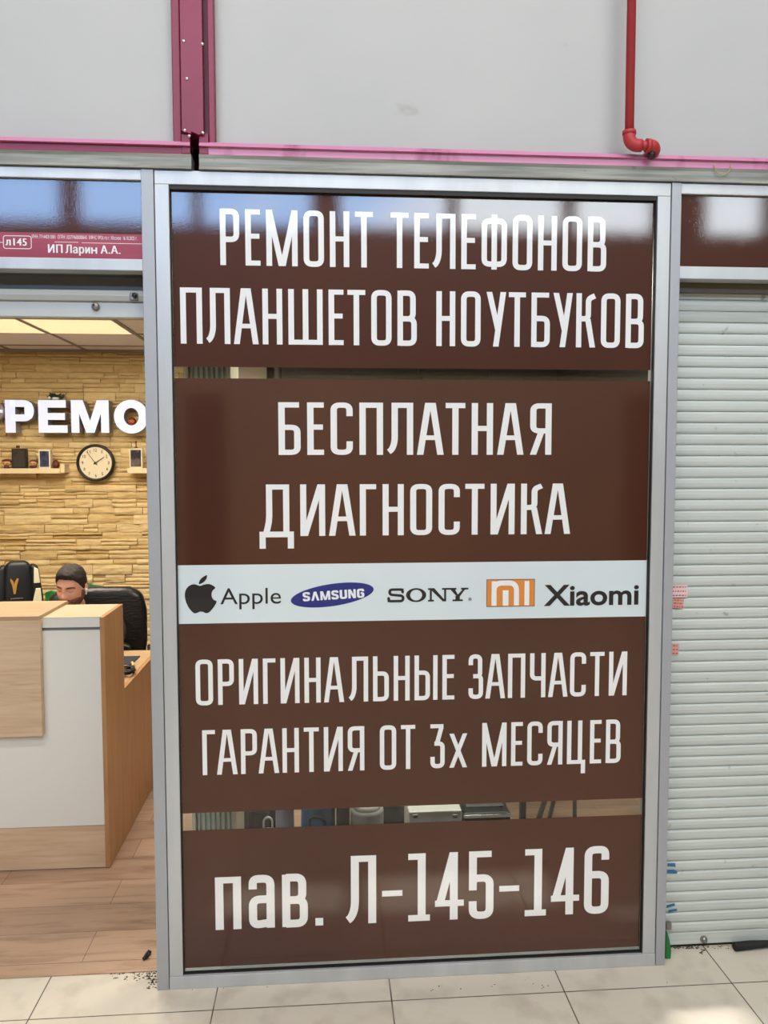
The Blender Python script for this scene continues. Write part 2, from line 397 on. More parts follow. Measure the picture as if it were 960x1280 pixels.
def glyph(ch, t=0.118, h=0.108, r=0.10):
    """condensed sans; height 1, t = stem, h = horizontal stroke; returns (polygons, width)"""
    P = []; a = t/2; q = h/2; d = t*1.03
    S = lambda pts, closed=False, rr=None: stroke(P, pts, t if rr is None else t, r if rr is None else rr, closed)
    if ch == 'Р':
        w = .335; bar(P,0,0,t,1); S([(a,1-q),(w-a,1-q),(w-a,.415+q),(a,.415+q)])
    elif ch == 'Е':
        w = .262; bar(P,0,0,t,1); bar(P,t,1-h,w,1); bar(P,t,.48,w-.015,.48+h); bar(P,t,0,w,h)
    elif ch == 'М':
        w = .55; bar(P,0,0,t,1); bar(P,w-t,0,w,1); para(P,w/2-.01-d*.5,.0,d); P.append([(w/2+.01-d*.5,0),(w/2+.01+d*.5,0),(w,1),(w-d,1)])
    elif ch == 'О':
        w = .36; S([(a,q),(w-a,q),(w-a,1-q),(a,1-q)], True)
    elif ch == 'Н':
        w = .345; bar(P,0,0,t,1); bar(P,w-t,0,w,1); bar(P,t,.46,w-t,.46+h)
    elif ch == 'Т':
        w = .315; bar(P,0,1-h,w,1); bar(P,w/2-a,0,w/2+a,1)
    elif ch == 'Л':
        w = .41; bar(P,w-t,0,w,1); bar(P,.065,1-h,w,1); S([(.065+a,1),(.065+a,.34)]+[((.065+a)*math.cos(k*.175),.34-.285*math.sin(k*.175)) for k in range(1,9)], rr=0)
    elif ch == 'Ф':
        w = .46; S([(a,.10),(w-a,.10),(w-a,.93-q),(a,.93-q)], True); bar(P,w/2-a,0,w/2+a,1)
    elif ch == 'В':
        w = .345; bar(P,0,0,t,1); S([(a,1-q),(w-.02-a,1-q),(w-.02-a,.49),(a,.49)]); S([(a,.49),(w-a,.49),(w-a,q),(a,q)])
    elif ch == 'П':
        w = .375; bar(P,0,0,t,1); bar(P,w-t,0,w,1); bar(P,0,1-h,w,1)
    elif ch == 'А':
        w = .43; para(P,0,w/2-.085,d); P.append([(w-d,0),(w,0),(w/2+.085,1),(w/2+.085-d,1)]); bar(P,.07,.285,w-.07,.285+h*.9); bar(P,w/2-.085,1-h*.8,w/2+.085,1)
    elif ch == 'Ш':
        w = .60; bar(P,0,0,t,1); bar(P,w/2-a,0,w/2+a,1); bar(P,w-t,0,w,1); bar(P,0,0,w,h)
    elif ch == 'У':
        w = .36; para(P,.125,w-d,d); P.append([(.195-d*.3,.30),(.195+d*.55,.36),(d,1),(0,1)])
    elif ch == 'Б':
        w = .345; bar(P,0,0,t,1); bar(P,0,1-h,w-.02,1); S([(a,.525),(w-a,.525),(w-a,q),(a,q)])
    elif ch == 'К':
        w = .36; bar(P,0,0,t,1); S([(t*.6,.53),(.225,.53),(.225,.90),(.345,.955)], rr=.09); P.append([(w-d,0),(w,0),(.165+d,.53),(.165,.53)])
    elif ch == 'С':
        w = .35; S([(w-a,.74),(w-a,1-q),(a,1-q),(a,q),(w-a,q),(w-a,.26)])
    elif ch == 'Я':
        w = .35; bar(P,w-t,0,w,1); S([(w-a,1-q),(a,1-q),(a,.415+q),(w-a,.415+q)]); P.append([(0,0),(d,0),(.13+d,.44),(.13,.44)])
    elif ch == 'Д':
        w = .55; bar(P,w-.07-t,0,w-.07,1); bar(P,.11,1-h,w-.07,1); S([(.11+a,1),(.11+a,.40),(.11+a-.008,.28),(.11+a-.028,.16),(.075+a*.6,.05)], rr=0)
        bar(P,0,-.02,w,.09); bar(P,0,-.24,t,.09); bar(P,w-t,-.24,w,.09)
    elif ch == 'И':
        w = .40; bar(P,0,0,t,1); bar(P,w-t,0,w,1); para(P,.02,w-.02-d,d)
    elif ch == 'Г':
        w = .265; bar(P,0,0,t,1); bar(P,0,1-h,w,1)
    elif ch == 'Ь':
        w = .34; bar(P,0,0,t,1); S([(a,.615),(w-a,.615),(w-a,q),(a,q)])
    elif ch == 'Ы':
        w = .50; bar(P,0,0,t,1); S([(a,.615),(w-t-.07-a,.615),(w-t-.07-a,q),(a,q)]); bar(P,w-t,0,w,1)
    elif ch == 'З':
        w = .315; S([(a,.76),(a,1-q),(w-.02-a,1-q),(w-.02-a,.51),(.10,.51)]); S([(.10,.51),(w-a,.51),(w-a,q),(a,q),(a,.24)])
    elif ch == 'Ч':
        w = .34; bar(P,w-t,0,w,1); S([(a,1),(a,.43),(w-a,.43)])
    elif ch == 'Ц':
        w = .42; bar(P,0,0,t,1); bar(P,.345-t,0,.345,1); bar(P,0,0,w,h); bar(P,w-t,-.22,w,h)
    elif ch == '3':
        w = .32; bar(P,.0,1-h,w-.03,1); P.append([(.09,.53),(.09+d,.53),(w-.03,1-h),(w-.03-d,1-h)]); S([(.09,.56),(w-a,.56),(w-a,q),(a,q),(a,.26)])
    elif ch == 'х':
        w = .40; para(P,0,w-d,d,0,.775); P.append([(w-d,0),(w,0),(d,.775),(0,.775)])
    elif ch == 'п':
        w = .36; bar(P,0,0,t,.765); bar(P,w-t,0,w,.765); bar(P,0,.765-h,w,.765)
    elif ch == 'а':
        w = .36; S([(a,.57),(a,.765-q),(w-a,.765-q),(w-a,0)]); S([(w-a,.42),(a,.42),(a,q),(w-a,q+.03)]); 
    elif ch == 'в':
        w = .36; bar(P,0,0,t,.765); S([(a,.765-q),(w-.02-a,.765-q),(w-.02-a,.39),(a,.39)]); S([(a,.39),(w-a,.39),(w-a,q),(a,q)])
    elif ch == '.':
        w = .11; bar(P,0,0,w,.11)
    elif ch == '-':
        w = .28; bar(P,0,.385,w,.385+h*.92)
    elif ch == '1':
        w = .30; bar(P,.155-a+.03,0,.155+a+.03,1); bar(P,.0,1-h,.17,1); bar(P,0,0,w,h)
    elif ch == '4':
        w = .40; para(P,0,.315-d,d,.2,1); bar(P,0,.2,w,.2+h); bar(P,.315-t,0,.315,1)
    elif ch == '5':
        w = .345; bar(P,0,.42,t,1); bar(P,0,1-h,w-.03,1); S([(a,.44),(a,.60),(w-a,.60),(w-a,q),(a,q),(a,.26)]); 
    elif ch == '6':
        w = .35; S([(w-a,.80),(w-a,1-q),(a,1-q),(a,q),(w-a,q),(w-a,.58),(a,.58)])
    else: w = .2
    return P, w
GAP = {'default': 0.105, 'ТА': 0.03, 'ГА': 0.03, 'АТ': 0.03, 'РА': 0.03, 'УТ': 0.05, 'ТУ': 0.05, 'КА': 0.04, 'СТ': .09, 'НА': .07, 'АН': .07, 'ЛА': .06, 'АР': .07, 'ПА': .06, 'АП': .06, 'ПЛ': .07, 'ЕЛ': .07, 'ЕТ': .07, 'УК': .07, 'ТЛ': .04,
       '-1': .08, '14': .07, '5-': .08, 'Л-': .08, '45': .07, '46': .07, 'ИА': .06, 'АГ': .07, 'ЗА': .05, 'ЧА': .06, 'АС': .05, 'БУ': .06}
def word_polys(word, **kw):
    x = 0; out = []
    for i, ch in enumerate(word):
        if i: x += GAP.get(word[i-1]+ch, GAP['default'])
        P, w = glyph(ch, **kw)
        out += [[(px+x, py) for px, py in p] for p in P]; x += w
    return out, x
def put_word(mb, word, x0, x1, z0, z1, y, stem=.105, horiz=.092):
    _, w = word_polys(word); sxx = (x1-x0)/w; sz = z1-z0
    polys, w = word_polys(word, t=stem*sz/sxx, h=horiz)
    union_faces(mb, [[(x0+px*sxx, z0+pz*sz) for px, pz in p] for p in polys], y)
def union_faces(mb, polys, y):
    """flat print: the union of the strokes, triangulated once"""
    vs = []; fs = []
    for p in polys:
        p = ccw(p); b = len(vs); vs += [Vector((a, c)) for a, c in p]; fs.append(list(range(b, b+len(p))))
    ov, oe, of, _, _, src = delaunay_2d_cdt(vs, [], fs, 0, 1e-6)
    def inside(x, z, p):
        c = False
        for i in range(len(p)):
            (x1, z1), (x2, z2) = p[i-1], p[i]
            if (z1 > z) != (z2 > z) and x < (x2-x1)*(z-z1)/(z2-z1)+x1: c = not c
        return c
    keep = []
    for f in of:
        cx_ = sum(ov[i].x for i in f)/len(f); cz_ = sum(ov[i].y for i in f)/len(f)
        if any(inside(cx_, cz_, p) for p in polys): keep.append(tuple(f))
    mb.add([(v.x, y, v.y) for v in ov], keep)
def ccw(p):
    A = sum(p[i][0]*p[(i+1) % len(p)][1]-p[(i+1) % len(p)][0]*p[i][1] for i in range(len(p)))
    return p if A > 0 else list(reversed(p))

def font_text(name, body, m, parent, x0, x1, z0, z1, y, bold=0.0, shear=0.0, depth=0.0, thick=0.0):
    """built-in typeface turned into a mesh and fitted to a rectangle on the wall plane"""
    c = bpy.data.curves.new(name, 'FONT'); c.body = body; c.space_character = 1.10 if thick else 1.0; c.offset = bold; c.shear = shear; c.resolution_u = 4; c.extrude = depth
    t = bpy.data.objects.new(name, c); COL.objects.link(t)
    me = bpy.data.meshes.new_from_object(t.evaluated_get(bpy.context.evaluated_depsgraph_get()))
    bpy.data.objects.remove(t)
    xs = [v.co.x for v in me.vertices]; ys = [v.co.y for v in me.vertices]
    ax, bx, ay, by = min(xs), max(xs), min(ys), max(ys)
    for v in me.vertices:
        u = (v.co.x-ax)/(bx-ax); w = (v.co.y-ay)/(by-ay)
        v.co = (x0+u*(x1-x0), y-v.co.z, z0+w*(z1-z0))
    if thick:                     # heavier weight: the same outlines laid side by side
        bm = bmesh.new(); bm.from_mesh(me)
        for k in (-1, 1):
            n0 = len(bm.verts); bm.from_mesh(me); bm.verts.ensure_lookup_table()
            for v in bm.verts[n0:]: v.co.x += k*thick; v.co.y += k*.00012
        bm.to_mesh(me); bm.free()
    bm = bmesh.new(); bm.from_mesh(me)
    bmesh.ops.triangulate(bm, faces=bm.faces[:])
    bmesh.ops.delete(bm, geom=[f for f in bm.faces if f.calc_area() < 1e-9], context='FACES_ONLY')
    for f in bm.faces:
        f.smooth = False; f.normal_update()
        if f.normal.y > 0: f.normal_flip()
    bmesh.ops.split_edges(bm, edges=bm.edges[:])
    bm.faces.ensure_lookup_table()
    for i, f in enumerate(bm.faces):       # the typeface's own outlines overlap in places: keep them off one plane
        for v in f.verts: v.co.y -= (i*7 % 11)*.00001
    bm.to_mesh(me); bm.free()
    me.materials.clear(); me.materials.append(m)
    o = bpy.data.objects.new(name, me); COL.objects.link(o)
    if parent: adopt(o, parent)
    return o

# ================================================================== THE SETTING
FW, FH = 1.7357, 2.7809          # window unit: X 0..FW, Z 0..FH in the plane Y = 0
CEIL = 2.75; BACK = 4.0; SHY = 0.094   # shop ceiling, shop back wall, plane of the roller shutters
structure(MB().box(-12, 14, -8.0, 0.10, -0.08, 0).build('floor', m_tile))
structure(MB().box(-4.2, 2.48, 0.10, 4.3, -0.08, 0.004).build('floor_shop', m_plank))
structure(MB().box(2.48, 14, 0.10, 3.0, -0.08, 0).build('floor_neighbour', m_tile))
# shop walls
m_plaster = mat('off white plaster', rgb(222, 214, 200), 0.8)
m_slate = mat('dark grey paint', rgb(54, 54, 53), 0.7)
structure(MB().box(-4.3, -4.2, 0.0, 4.3, 0, 3.1).build('wall_left', m_plaster))
structure(MB().box(2.40, 2.48, 0.13, 4.3, 0, 3.1).build('wall_right', m_slate))
structure(MB().box(2.48, 14, 2.9, 3.0, 0, 3.1).build('wall_neighbour', m_slate))
# stone clad back wall
st = MB(); st.box(-4.2, -0.62, BACK+0.03, BACK+0.14, 0, 3.1)
rng = random.Random(11); z = 0.0
while z < CEIL:
    hh = rng.uniform(0.036, 0.082); x = -4.2-rng.random()*0.3
    while x < -0.62:
        ln = rng.uniform(0.10, 0.42)
        nsub = rng.choice([1, 1, 2, 2]) if hh > 0.05 else 1
        zz = z
        for k in range(nsub):
            dz = hh/nsub*(1 if k == nsub-1 else rng.uniform(.75, 1.25)) if nsub > 1 else hh
            z1 = z+hh if k == nsub-1 else zz+dz
            x0 = x; x1 = min(x+ln, -0.62); g2 = 0.0018
            n0 = len(st.v); d = rng.uniform(0.004, 0.036) if z < 1.75 else rng.uniform(0.010, 0.026)
            xa, xb, za, zb = x0+g2, x1-g2, zz+g2, z1-g2
            if xb-xa > 0.02 and zb-za > 0.006:
                nx = max(2, int((xb-xa)/0.05)); vs = []; fs = []
                for j in range(4):
                    for i in range(nx+1):
                        px = xa+(xb-xa)*i/nx; pz = za+(zb-za)*(j/3)
                        edge = 0.007 if j in (0, 3) else 0.0
                        amp = 0.010 if z < 1.75 else 0.003
                        wob = mnoise.noise((px*9, pz*30, 3.1*k))*amp
                        vs.append((px, BACK+0.03-d-0.004+edge+wob, pz+mnoise.noise((px*14, zz*40, 7))*0.0035*(1 if z < 1.75 else .3)))
                for j in range(3):
                    for i in range(nx): a = j*(nx+1)+i; fs.append((a, a+1, a+nx+2, a+nx+1))
                b = len(vs)   # skirt back to the wall
                ring = [i for i in range(nx+1)]+[j*(nx+1)+nx for j in range(1, 4)]+[3*(nx+1)+i for i in reversed(range(nx))]+[j*(nx+1) for j in (2, 1)]
                for q in ring: p = vs[q]; vs.append((p[0], BACK+0.06, p[2]))
                for i in range(len(ring)): j = (i+1) % len(ring); fs.append((ring[j], ring[i], b+i, b+j))
                st.add(vs, fs)
            zz = z1
        x += ln
    z += hh
structure(st.build('wall_back', m_stone))
structure(MB().box(-0.62, 2.40, BACK+0.03, BACK+0.14, 0, 3.1).build('wall_back_painted', m_plaster))
# ceiling with its grid
structure(MB().box(-4.2, 2.40, 0.10, BACK+0.1, CEIL, CEIL+0.03).build('ceiling', m_ceil))
GX, GY = -1.400, 3.15
tb = MB(); 
for i in range(-5, 7): tb.box(GX+i*.6-.012, GX+i*.6+.012, 0.15, BACK, CEIL-.006, CEIL+.001)
for j in range(-5, 2): tb.box(-4.2, 2.40, GY+j*.6-.012, GY+j*.6+.012, CEIL-.0055, CEIL+.001)
tb.box(-4.2, 2.40, BACK-.03, BACK+.02, CEIL-.02, CEIL)
structure(tb.build('trim_5', m_tbar))
# facade above the shops
structure(MB().box(-12, 0.068, 0.03, 0.12, FH+.04, 8.0).build('wall_upper_left', m_panel, bevel=.004))
structure(MB().box(0.168, 14, 0.03, 0.12, FH+.04, 8.0).build('wall_upper_right', m_panel, bevel=.004))
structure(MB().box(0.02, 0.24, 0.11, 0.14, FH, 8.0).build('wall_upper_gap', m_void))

# pink painted steel: column with cover plate, side flanges, bottom rails
pz = FH+.085
def px_x(u, v, Y=0): return onY(u, v, Y).x
xa, xb = px_x(215, 80), px_x(268, 80)
col = semp('trim_1', (0.13, 0, pz))
f1 = px_x(227, 80); f2 = px_x(254.5, 80); f3 = px_x(260, 80)
MB().box(xa, f1-.004, -.005, .029, pz-.005, 8.0).build('flange', m_pink, col, bevel=.003)
MB().box(f3, xb, -.005, .029, pz-.005, 8.0).build('flange', m_pink, col, bevel=.003)
MB().box(f1-.004, f3, .012, .10, pz+.02, 8.0).build('groove_back', mat('dark maroon groove back', rgb(84, 20, 46), .5), col)  # recess back, coloured darker than the pink beside it
xl, xr = f1, f2; zc = onY(240, 168, -.01).z
cp = MB(); cp.prism([(xl, zc+.005), (xl+.03, zc-.003), ((xl+xr)/2-.004, zc+.004), ((xl+xr)/2+.02, zc-.006), (xr, zc+.002), (xr, 8.0), (xl, 8.0)], -.022, .012)
cp.build('cover_plate', m_pink, col, bevel=.0015)
for (u, v) in ((229.5, 51.5), (253, 55), (233.5, 98.5), (231, 163), (253.5, 166), (236.5, 170)):
    p = onY(u, v, -.022); b = MB(); b.lathe([(.0052, 0), (.0052, .001), (.0035, .003), (.0012, .0034)], (p.x, p.y, p.z), 12, 'y'); b.lathe([(.0016, .0036), (.0016, .0030)], (p.x, p.y, p.z), 8, 'y'); b.build('screw', m_screw, col)
# angle iron rails left and right of the column (lighter worn top lip, pink face)
gl, gr = px_x(238.5, 185), px_x(249.5, 185)
def pink_rail(name, x0, x1, worn):
    r = semp(name, (x0 if x0 > 0 else x1, 0, FH+.045))
    MB().box(x0, x1, -.010, .04, FH+.048, FH+.074).build('rail_face', m_pink if not worn else m_pink_worn, r, bevel=.002)
    MB().prismx([(-.022, FH+.072), (.045, FH+.074), (.045, FH+.088), (-.010, FH+.088)], x0, x1).build('rail_lip', m_pink_worn, r, bevel=.0015)
    return r
pink_rail('trim_2', -12, gl, False); pink_rail('trim_3', gr, 14, True)
structure(MB().box(gl-.028, gl, -.012, .03, FH+.05, zc).build('trim_6', m_pink, bevel=.0015))
structure(MB().box(gr, gr+.03, -.012, .03, FH+.05, zc+.004).build('trim_7', m_pink, bevel=.0015))
# galvanised beam in two lengths with an open joint
bm_ = MB(); z0, z1 = FH+.002, FH+.050
bm_.prismx([(-.012, z0), (.06, z0), (.06, z1), (-.010, z1), (-.006, z1-.012), (-.006, z0+.012)], -12, gl+.002); structure(bm_.build('trim_8', m_beam, bevel=.0015))
bm_ = MB(); bm_.prismx([(-.012, z0), (.06, z0), (.06, z1), (-.010, z1), (-.006, z1-.012), (-.006, z0+.012)], gr-.002, 14); structure(bm_.build('trim_9', m_beam, bevel=.0015))
# aluminium posts either side of the window unit
PLX0, PLX1, PRX0, PRX1 = -.042, -.002, FW+.002, FW+.036
structure(MB().box(PLX0, PLX1, -.004, .10, 0, FH).build('trim_10', m_alu_dull, bevel=.0015))
structure(MB().box(PRX0, PRX1, -.004, .12, 0, FH).build('trim_11', m_alu_dull, bevel=.0015))

# centre window
GY0 = .020                       # face of the glass
w1 = semp('window_1', (FW/2, 0, 0))
bw = .046
for x0 in (0, FW-bw): MB().box(x0, x0+bw, 0, .055, .045, FH-.045).build('frame_stile', m_alu, w1, bevel=.002)
MB().box(0, FW, 0, .055, FH-.045, FH).build('frame_rail', m_alu, w1, bevel=.002)
MB().box(0, FW, -.004, .055, 0, .045).build('frame_rail', m_alu, w1, bevel=.002)
MB().box(bw, FW-bw, GY0, GY0+.006, .045, FH-.045).build('glass_pane', m_glass, w1)
gk = MB(); gk.box(bw, FW-bw, .004, GY0, FH-.059, FH-.045); gk.box(bw, bw+.003, .006, GY0, .045, FH-.045); gk.box(FW-bw-.004, FW-bw, .006, GY0, .045, FH-.045); gk.box(bw, FW-bw, .008, GY0, .045, .050)  # wide top strip paints the frame's recess shadow along with the gasket
gk.build('gasket', m_gasket, w1)

# transom over the left opening
tz0, tz1 = onY(90, 337, 0).z, FH
gz0, gz1 = onY(90, 322.5, 0).z, onY(90, 223, 0).z
w2 = semp('window_2', (-1, 0, tz0))
MB().box(-4.2, PLX0, 0, .06, gz1, FH).build('frame_rail', m_alu, w2, bevel=.002)
MB().box(-4.2, PLX0, 0, .06, tz0, gz0).build('frame_rail', m_alu, w2, bevel=.002)
MB().box(-4.2, PLX0, .012, .020, gz0, gz1).build('glass_pane', m_film, w2)
# transom over the right shutter
rz0, rz1 = onY(905, 349, 0).z, onY(905, 333.5, 0).z; rg1 = onY(905, 243.5, 0).z
w3 = semp('window_3', (2.4, 0, rz0))
MB().box(PRX1, 6, 0, .06, rg1, FH).build('frame_rail', m_alu, w3, bevel=.002)
MB().box(PRX1, 6, 0, .06, rz0, rz1).build('frame_rail', m_alu, w3, bevel=.002)
MB().box(PRX1, 6, .012, .020, rz1, rg1).build('glass_pane', m_film, w3)
# housings of both shutters behind the transoms
structure(MB().box(-4.2, PLX0-.001, .06, .10, tz0, FH+.05).build('wall_front_left', m_alu_dark))
structure(MB().box(PRX1+.001, 14, .06, .13, rz0+.002, FH+.05).build('wall_front_right', m_alu_dark))
structure(MB().box(-4.2, 2.48, .13, .145, CEIL-.02, 3.1).build('wall_front', m_slate))
structure(MB().box(6, 14, 0, .10, 0, FH).build('wall_front_far', m_panel))
structure(MB().box(-12, -4.2, 0, .10, 0, FH).build('wall_front_near', m_panel))

# the mall across the aisle: wall, clerestory windows, roof, end walls
m_mall = mat('mall wall paint', rgb(96, 84, 74), 0.7); m_mall_l = mat('cream mall wall', rgb(224, 200, 168), 0.7)
m_mall_d = mat('mall brown steel', rgb(60, 42, 34), 0.6)
structure(MB().box(-12, 14, WIN_Y-.2, WIN_Y, 0, WIN_Z0).build('wall_opposite', m_mall_l))
structure(MB().box(-12, 14, WIN_Y-.2, WIN_Y, WIN_Z1, 8.0).build('wall_opposite_top', m_mall))
mull = semp('window_4', (1, WIN_Y, WIN_Z0))
fr = MB()
for (u0, u1) in ((74, 96), (239, 251), (389, 426), (560, 574), (706, 721), (820, 884), (958, 975)):
    xa_, xb_ = onY(u0, 260, 8.0).x, onY(u1, 260, 8.0).x
    fr.box(xa_, xb_, WIN_Y-.14, WIN_Y+.02, WIN_Z0, WIN_Z1)
for x in (-11, -9.4, -7.8, -6.2, -4.9, 8.4, 10, 11.6, 13): fr.box(x-.08, x+.08, WIN_Y-.14, WIN_Y+.02, WIN_Z0, WIN_Z1)
fr.box(-12, 14, WIN_Y-.14, WIN_Y+.02, WIN_Z0-.08, WIN_Z0)
fr.build('window_frame', m_mall_d, mull)
MB().box(-12, 14, WIN_Y-.08, WIN_Y-.074, WIN_Z0, WIN_Z1).build('glass_pane', m_glass, mull)
for x in (-12.2, 14): structure(MB().box(x, x+.2, WIN_Y, .1, 0, 8.0).build('wall_end', m_mall))  # end walls added out of view to keep stray sky light out
structure(MB().box(-12, 14, WIN_Y, WIN_Y+.06, 3.05, WIN_Z0-.09).build('dark_reflection_band', m_mall, bevel=.01))  # unseen dark band added to darken the reflection in the top film
d0, d1 = onY(232, 600, 8.0).x, onY(283, 600, 8.0).x
structure(MB().box(d0, d1, WIN_Y-.02, WIN_Y+.03, 0, 2.75).build('door_1', m_mall_d, bevel=.01))
structure(MB().box(4.7, 5.6, WIN_Y-.02, WIN_Y+.03, 0, 2.75).build('door_2', m_mall_d, bevel=.01))
# roof: unseen openings added and placed to throw the sun patches on the floor
ROOF = 8.0
patches = [(.10, .62, -.62, -.40), (.70, 1.50, -.66, -.38), (1.68, 1.93, -.335, -.280)]
holes = []
for (x0, x1, y0, y1) in patches:
    k = ROOF/(-SUN_DIR.z); holes.append((x0-SUN_DIR.x*k, x1-SUN_DIR.x*k, y0-SUN_DIR.y*k, y1-SUN_DIR.y*k))
ya = min(h[2] for h in holes); yb = max(h[3] for h in holes)
roof = MB(); roof.box(-12, 14, WIN_Y-.2, ya, ROOF, ROOF+.05); roof.box(-12, 14, yb, .14, ROOF, ROOF+.05)
xs = [-12]+[q for h in holes for q in h[:2]]+[14]
for i in range(0, len(xs), 2): roof.box(xs[i], xs[i+1], ya, yb, ROOF, ROOF+.05)
for h in holes:
    if h[2] > ya: roof.box(h[0], h[1], ya, h[2], ROOF, ROOF+.05)
    if h[3] < yb: roof.box(h[0], h[1], h[3], yb, ROOF, ROOF+.05)
structure(roof.build('ceiling_mall', m_mall))

# ================================================================== SIGNS ON THE WINDOW
FY = GY0-.0012                   # face of the films
LY = FY-.0008                    # face of the lettering
def avg(*uv): return sum(onY(u, v, FY).z for u, v in uv)/len(uv)
gx0, gx1 = bw+.004, FW-bw-.006
zA0 = avg((216, 459), (815, 462)); zB1 = avg((216, 473), (815, 476)); zB0 = avg((218, 707), (811, 700))
zC1 = avg((218, 781), (810, 769.5)); zC0 = avg((224, 1018), (805, 996.5)); zD1 = avg((226, 1037), (804, 1020)); zD0 = avg((230, 1209), (802, 1184))
def sign(name, z0, z1, m, label, x0=gx0, x1=gx1):
    t = thing(name, ((x0+x1)/2, FY, z0), label, 'window sign')
    MB().box(x0, x1, FY, GY0, z0, z1).build('film', m, t); return t
def line(t, words, tl, bl, tr, br, **kw):
    z1 = avg(tl, tr); z0 = avg(bl, br); mb = MB()
    vm = (tl[1]+bl[1])/2; vr = (tr[1]+br[1])/2
    for w, u0, u1 in words:
        f0 = (u0-tl[0])/max(1, tr[0]-tl[0]); f1 = (u1-tl[0])/max(1, tr[0]-tl[0])
        put_word(mb, w, onY(u0, vm+(vr-vm)*f0, LY).x, onY(u1, vm+(vr-vm)*f1, LY).x, z0, z1, LY, **kw)
    return mb.build('lettering', m_white_vinyl, t)
sA = sign('window_sign', zA0, FH-.058, m_film, 'topmost brown window film, white lettering about phone, tablet and laptop repair')
line(sA, [('РЕМОНТ', 275, 466), ('ТЕЛЕФОНОВ', 488.4, 758)], (275, 261.5), (275, 332.3), (758, 271), (758, 338.5), stem=.102, horiz=.09)
line(sA, [('ПЛАНШЕТОВ', 225.4, 521), ('НОУТБУКОВ', 545.4, 805)], (225.4, 360), (225.4, 430), (805, 367), (805, 434.5), stem=.102, horiz=.09)
sB = sign('window_sign', zB0, zB1, m_film, 'brown window film above the pale strip, white lettering offering free diagnostics')
line(sB, [('БЕСПЛАТНАЯ', 348, 689.4)], (348, 503), (348, 569), (689.4, 504), (689.4, 568), stem=.122, horiz=.10)
line(sB, [('ДИАГНОСТИКА', 324, 713)], (324, 606), (324, 670), (713, 604), (713, 667.7), stem=.118, horiz=.098)
sC = sign('window_sign', zC0, zC1, m_film, 'brown window film below the pale strip, white lettering on original parts and warranty')
line(sC, [('ОРИГИНАЛЬНЫЕ', 244.5, 568), ('ЗАПЧАСТИ', 585.7, 783.7)], (244.5, 825), (244.5, 881.7), (783.7, 814), (783.7, 869), stem=.098, horiz=.09)
line(sC, [('ГАРАНТИЯ', 253, 455.4), ('ОТ', 474.8, 519), ('3х', 538, 584), ('МЕСЯЦЕВ', 602.7, 776)], (253, 913), (253, 969), (776, 899), (776, 953), stem=.098, horiz=.09)
sD = sign('window_sign', zD0, zD1, m_film, 'lowest brown window film near the floor with large white Л-145-146')
line(sD, [('пав.', 269, 403.8), ('Л-145-146', 432.7, 761)], (432.7, 1069), (269, 1162), (761, 1058.7), (761, 1141), stem=.114, horiz=.092)

# pale strip of marks
sS = sign('window_sign', zC1, zB0, m_strip, 'pale window strip with a row of printed maker marks across the middle')
def FP(u, v, y=LY): p = onY(u, v, y); return (p.x, p.z)
def catmull(pts, n=8):
    out = []; k = len(pts)
    for i in range(k):
        p0, p1, p2, p3 = [Vector(pts[(i+j-1) % k]) for j in range(4)]
        for s_ in range(n):
            t = s_/n; out.append(tuple(0.5*((2*p1)+(p2-p0)*t+(2*p0-5*p1+4*p2-p3)*t*t+(3*p1-p0-3*p2+p3)*t**3)))
    return out
# bitten fruit outline (zoomed crop: 3.097 px per photograph px)
ap = [(126,131),(140,126),(158,124),(174,130),(183,139),(174,148),(169,160),(170,174),(177,185),(188,191),(182,206),(172,220),(160,233),(148,237),(136,232),(124,231),(112,236),(102,237),(90,228),(79,213),(70,194),(65,172),(67,152),(76,136),(90,127),(104,125),(116,129)]
mb = MB(); mb.face(ccw([FP(210+x/3.097, 690+y/3.097) for x, y in catmull(ap, 5)]), LY)
lf = [(120,124),(122,112),(130,101),(142,93),(151,90),(149,103),(141,114),(131,121)]
mb.face(ccw([FP(210+x/3.097, 690+y/3.097) for x, y in catmull(lf, 4)]), LY)
mb.build('fruit_emblem', m_ink, sS)
def rect_text(name, body, m, u0, u1, vt, vb, y=LY, bold=0.0):
    um = (u0+u1)/2; a = onY(u0, (vt+vb)/2, y); b = onY(u1, (vt+vb)/2, y)
    return font_text(name, body, m, sS, a.x, b.x, onY(um, vb, y).z, onY(um, vt, y).z, y, bold)
rect_text('lettering', 'Apple', m_ink, 275.3, 351.3, 735, 761.5)
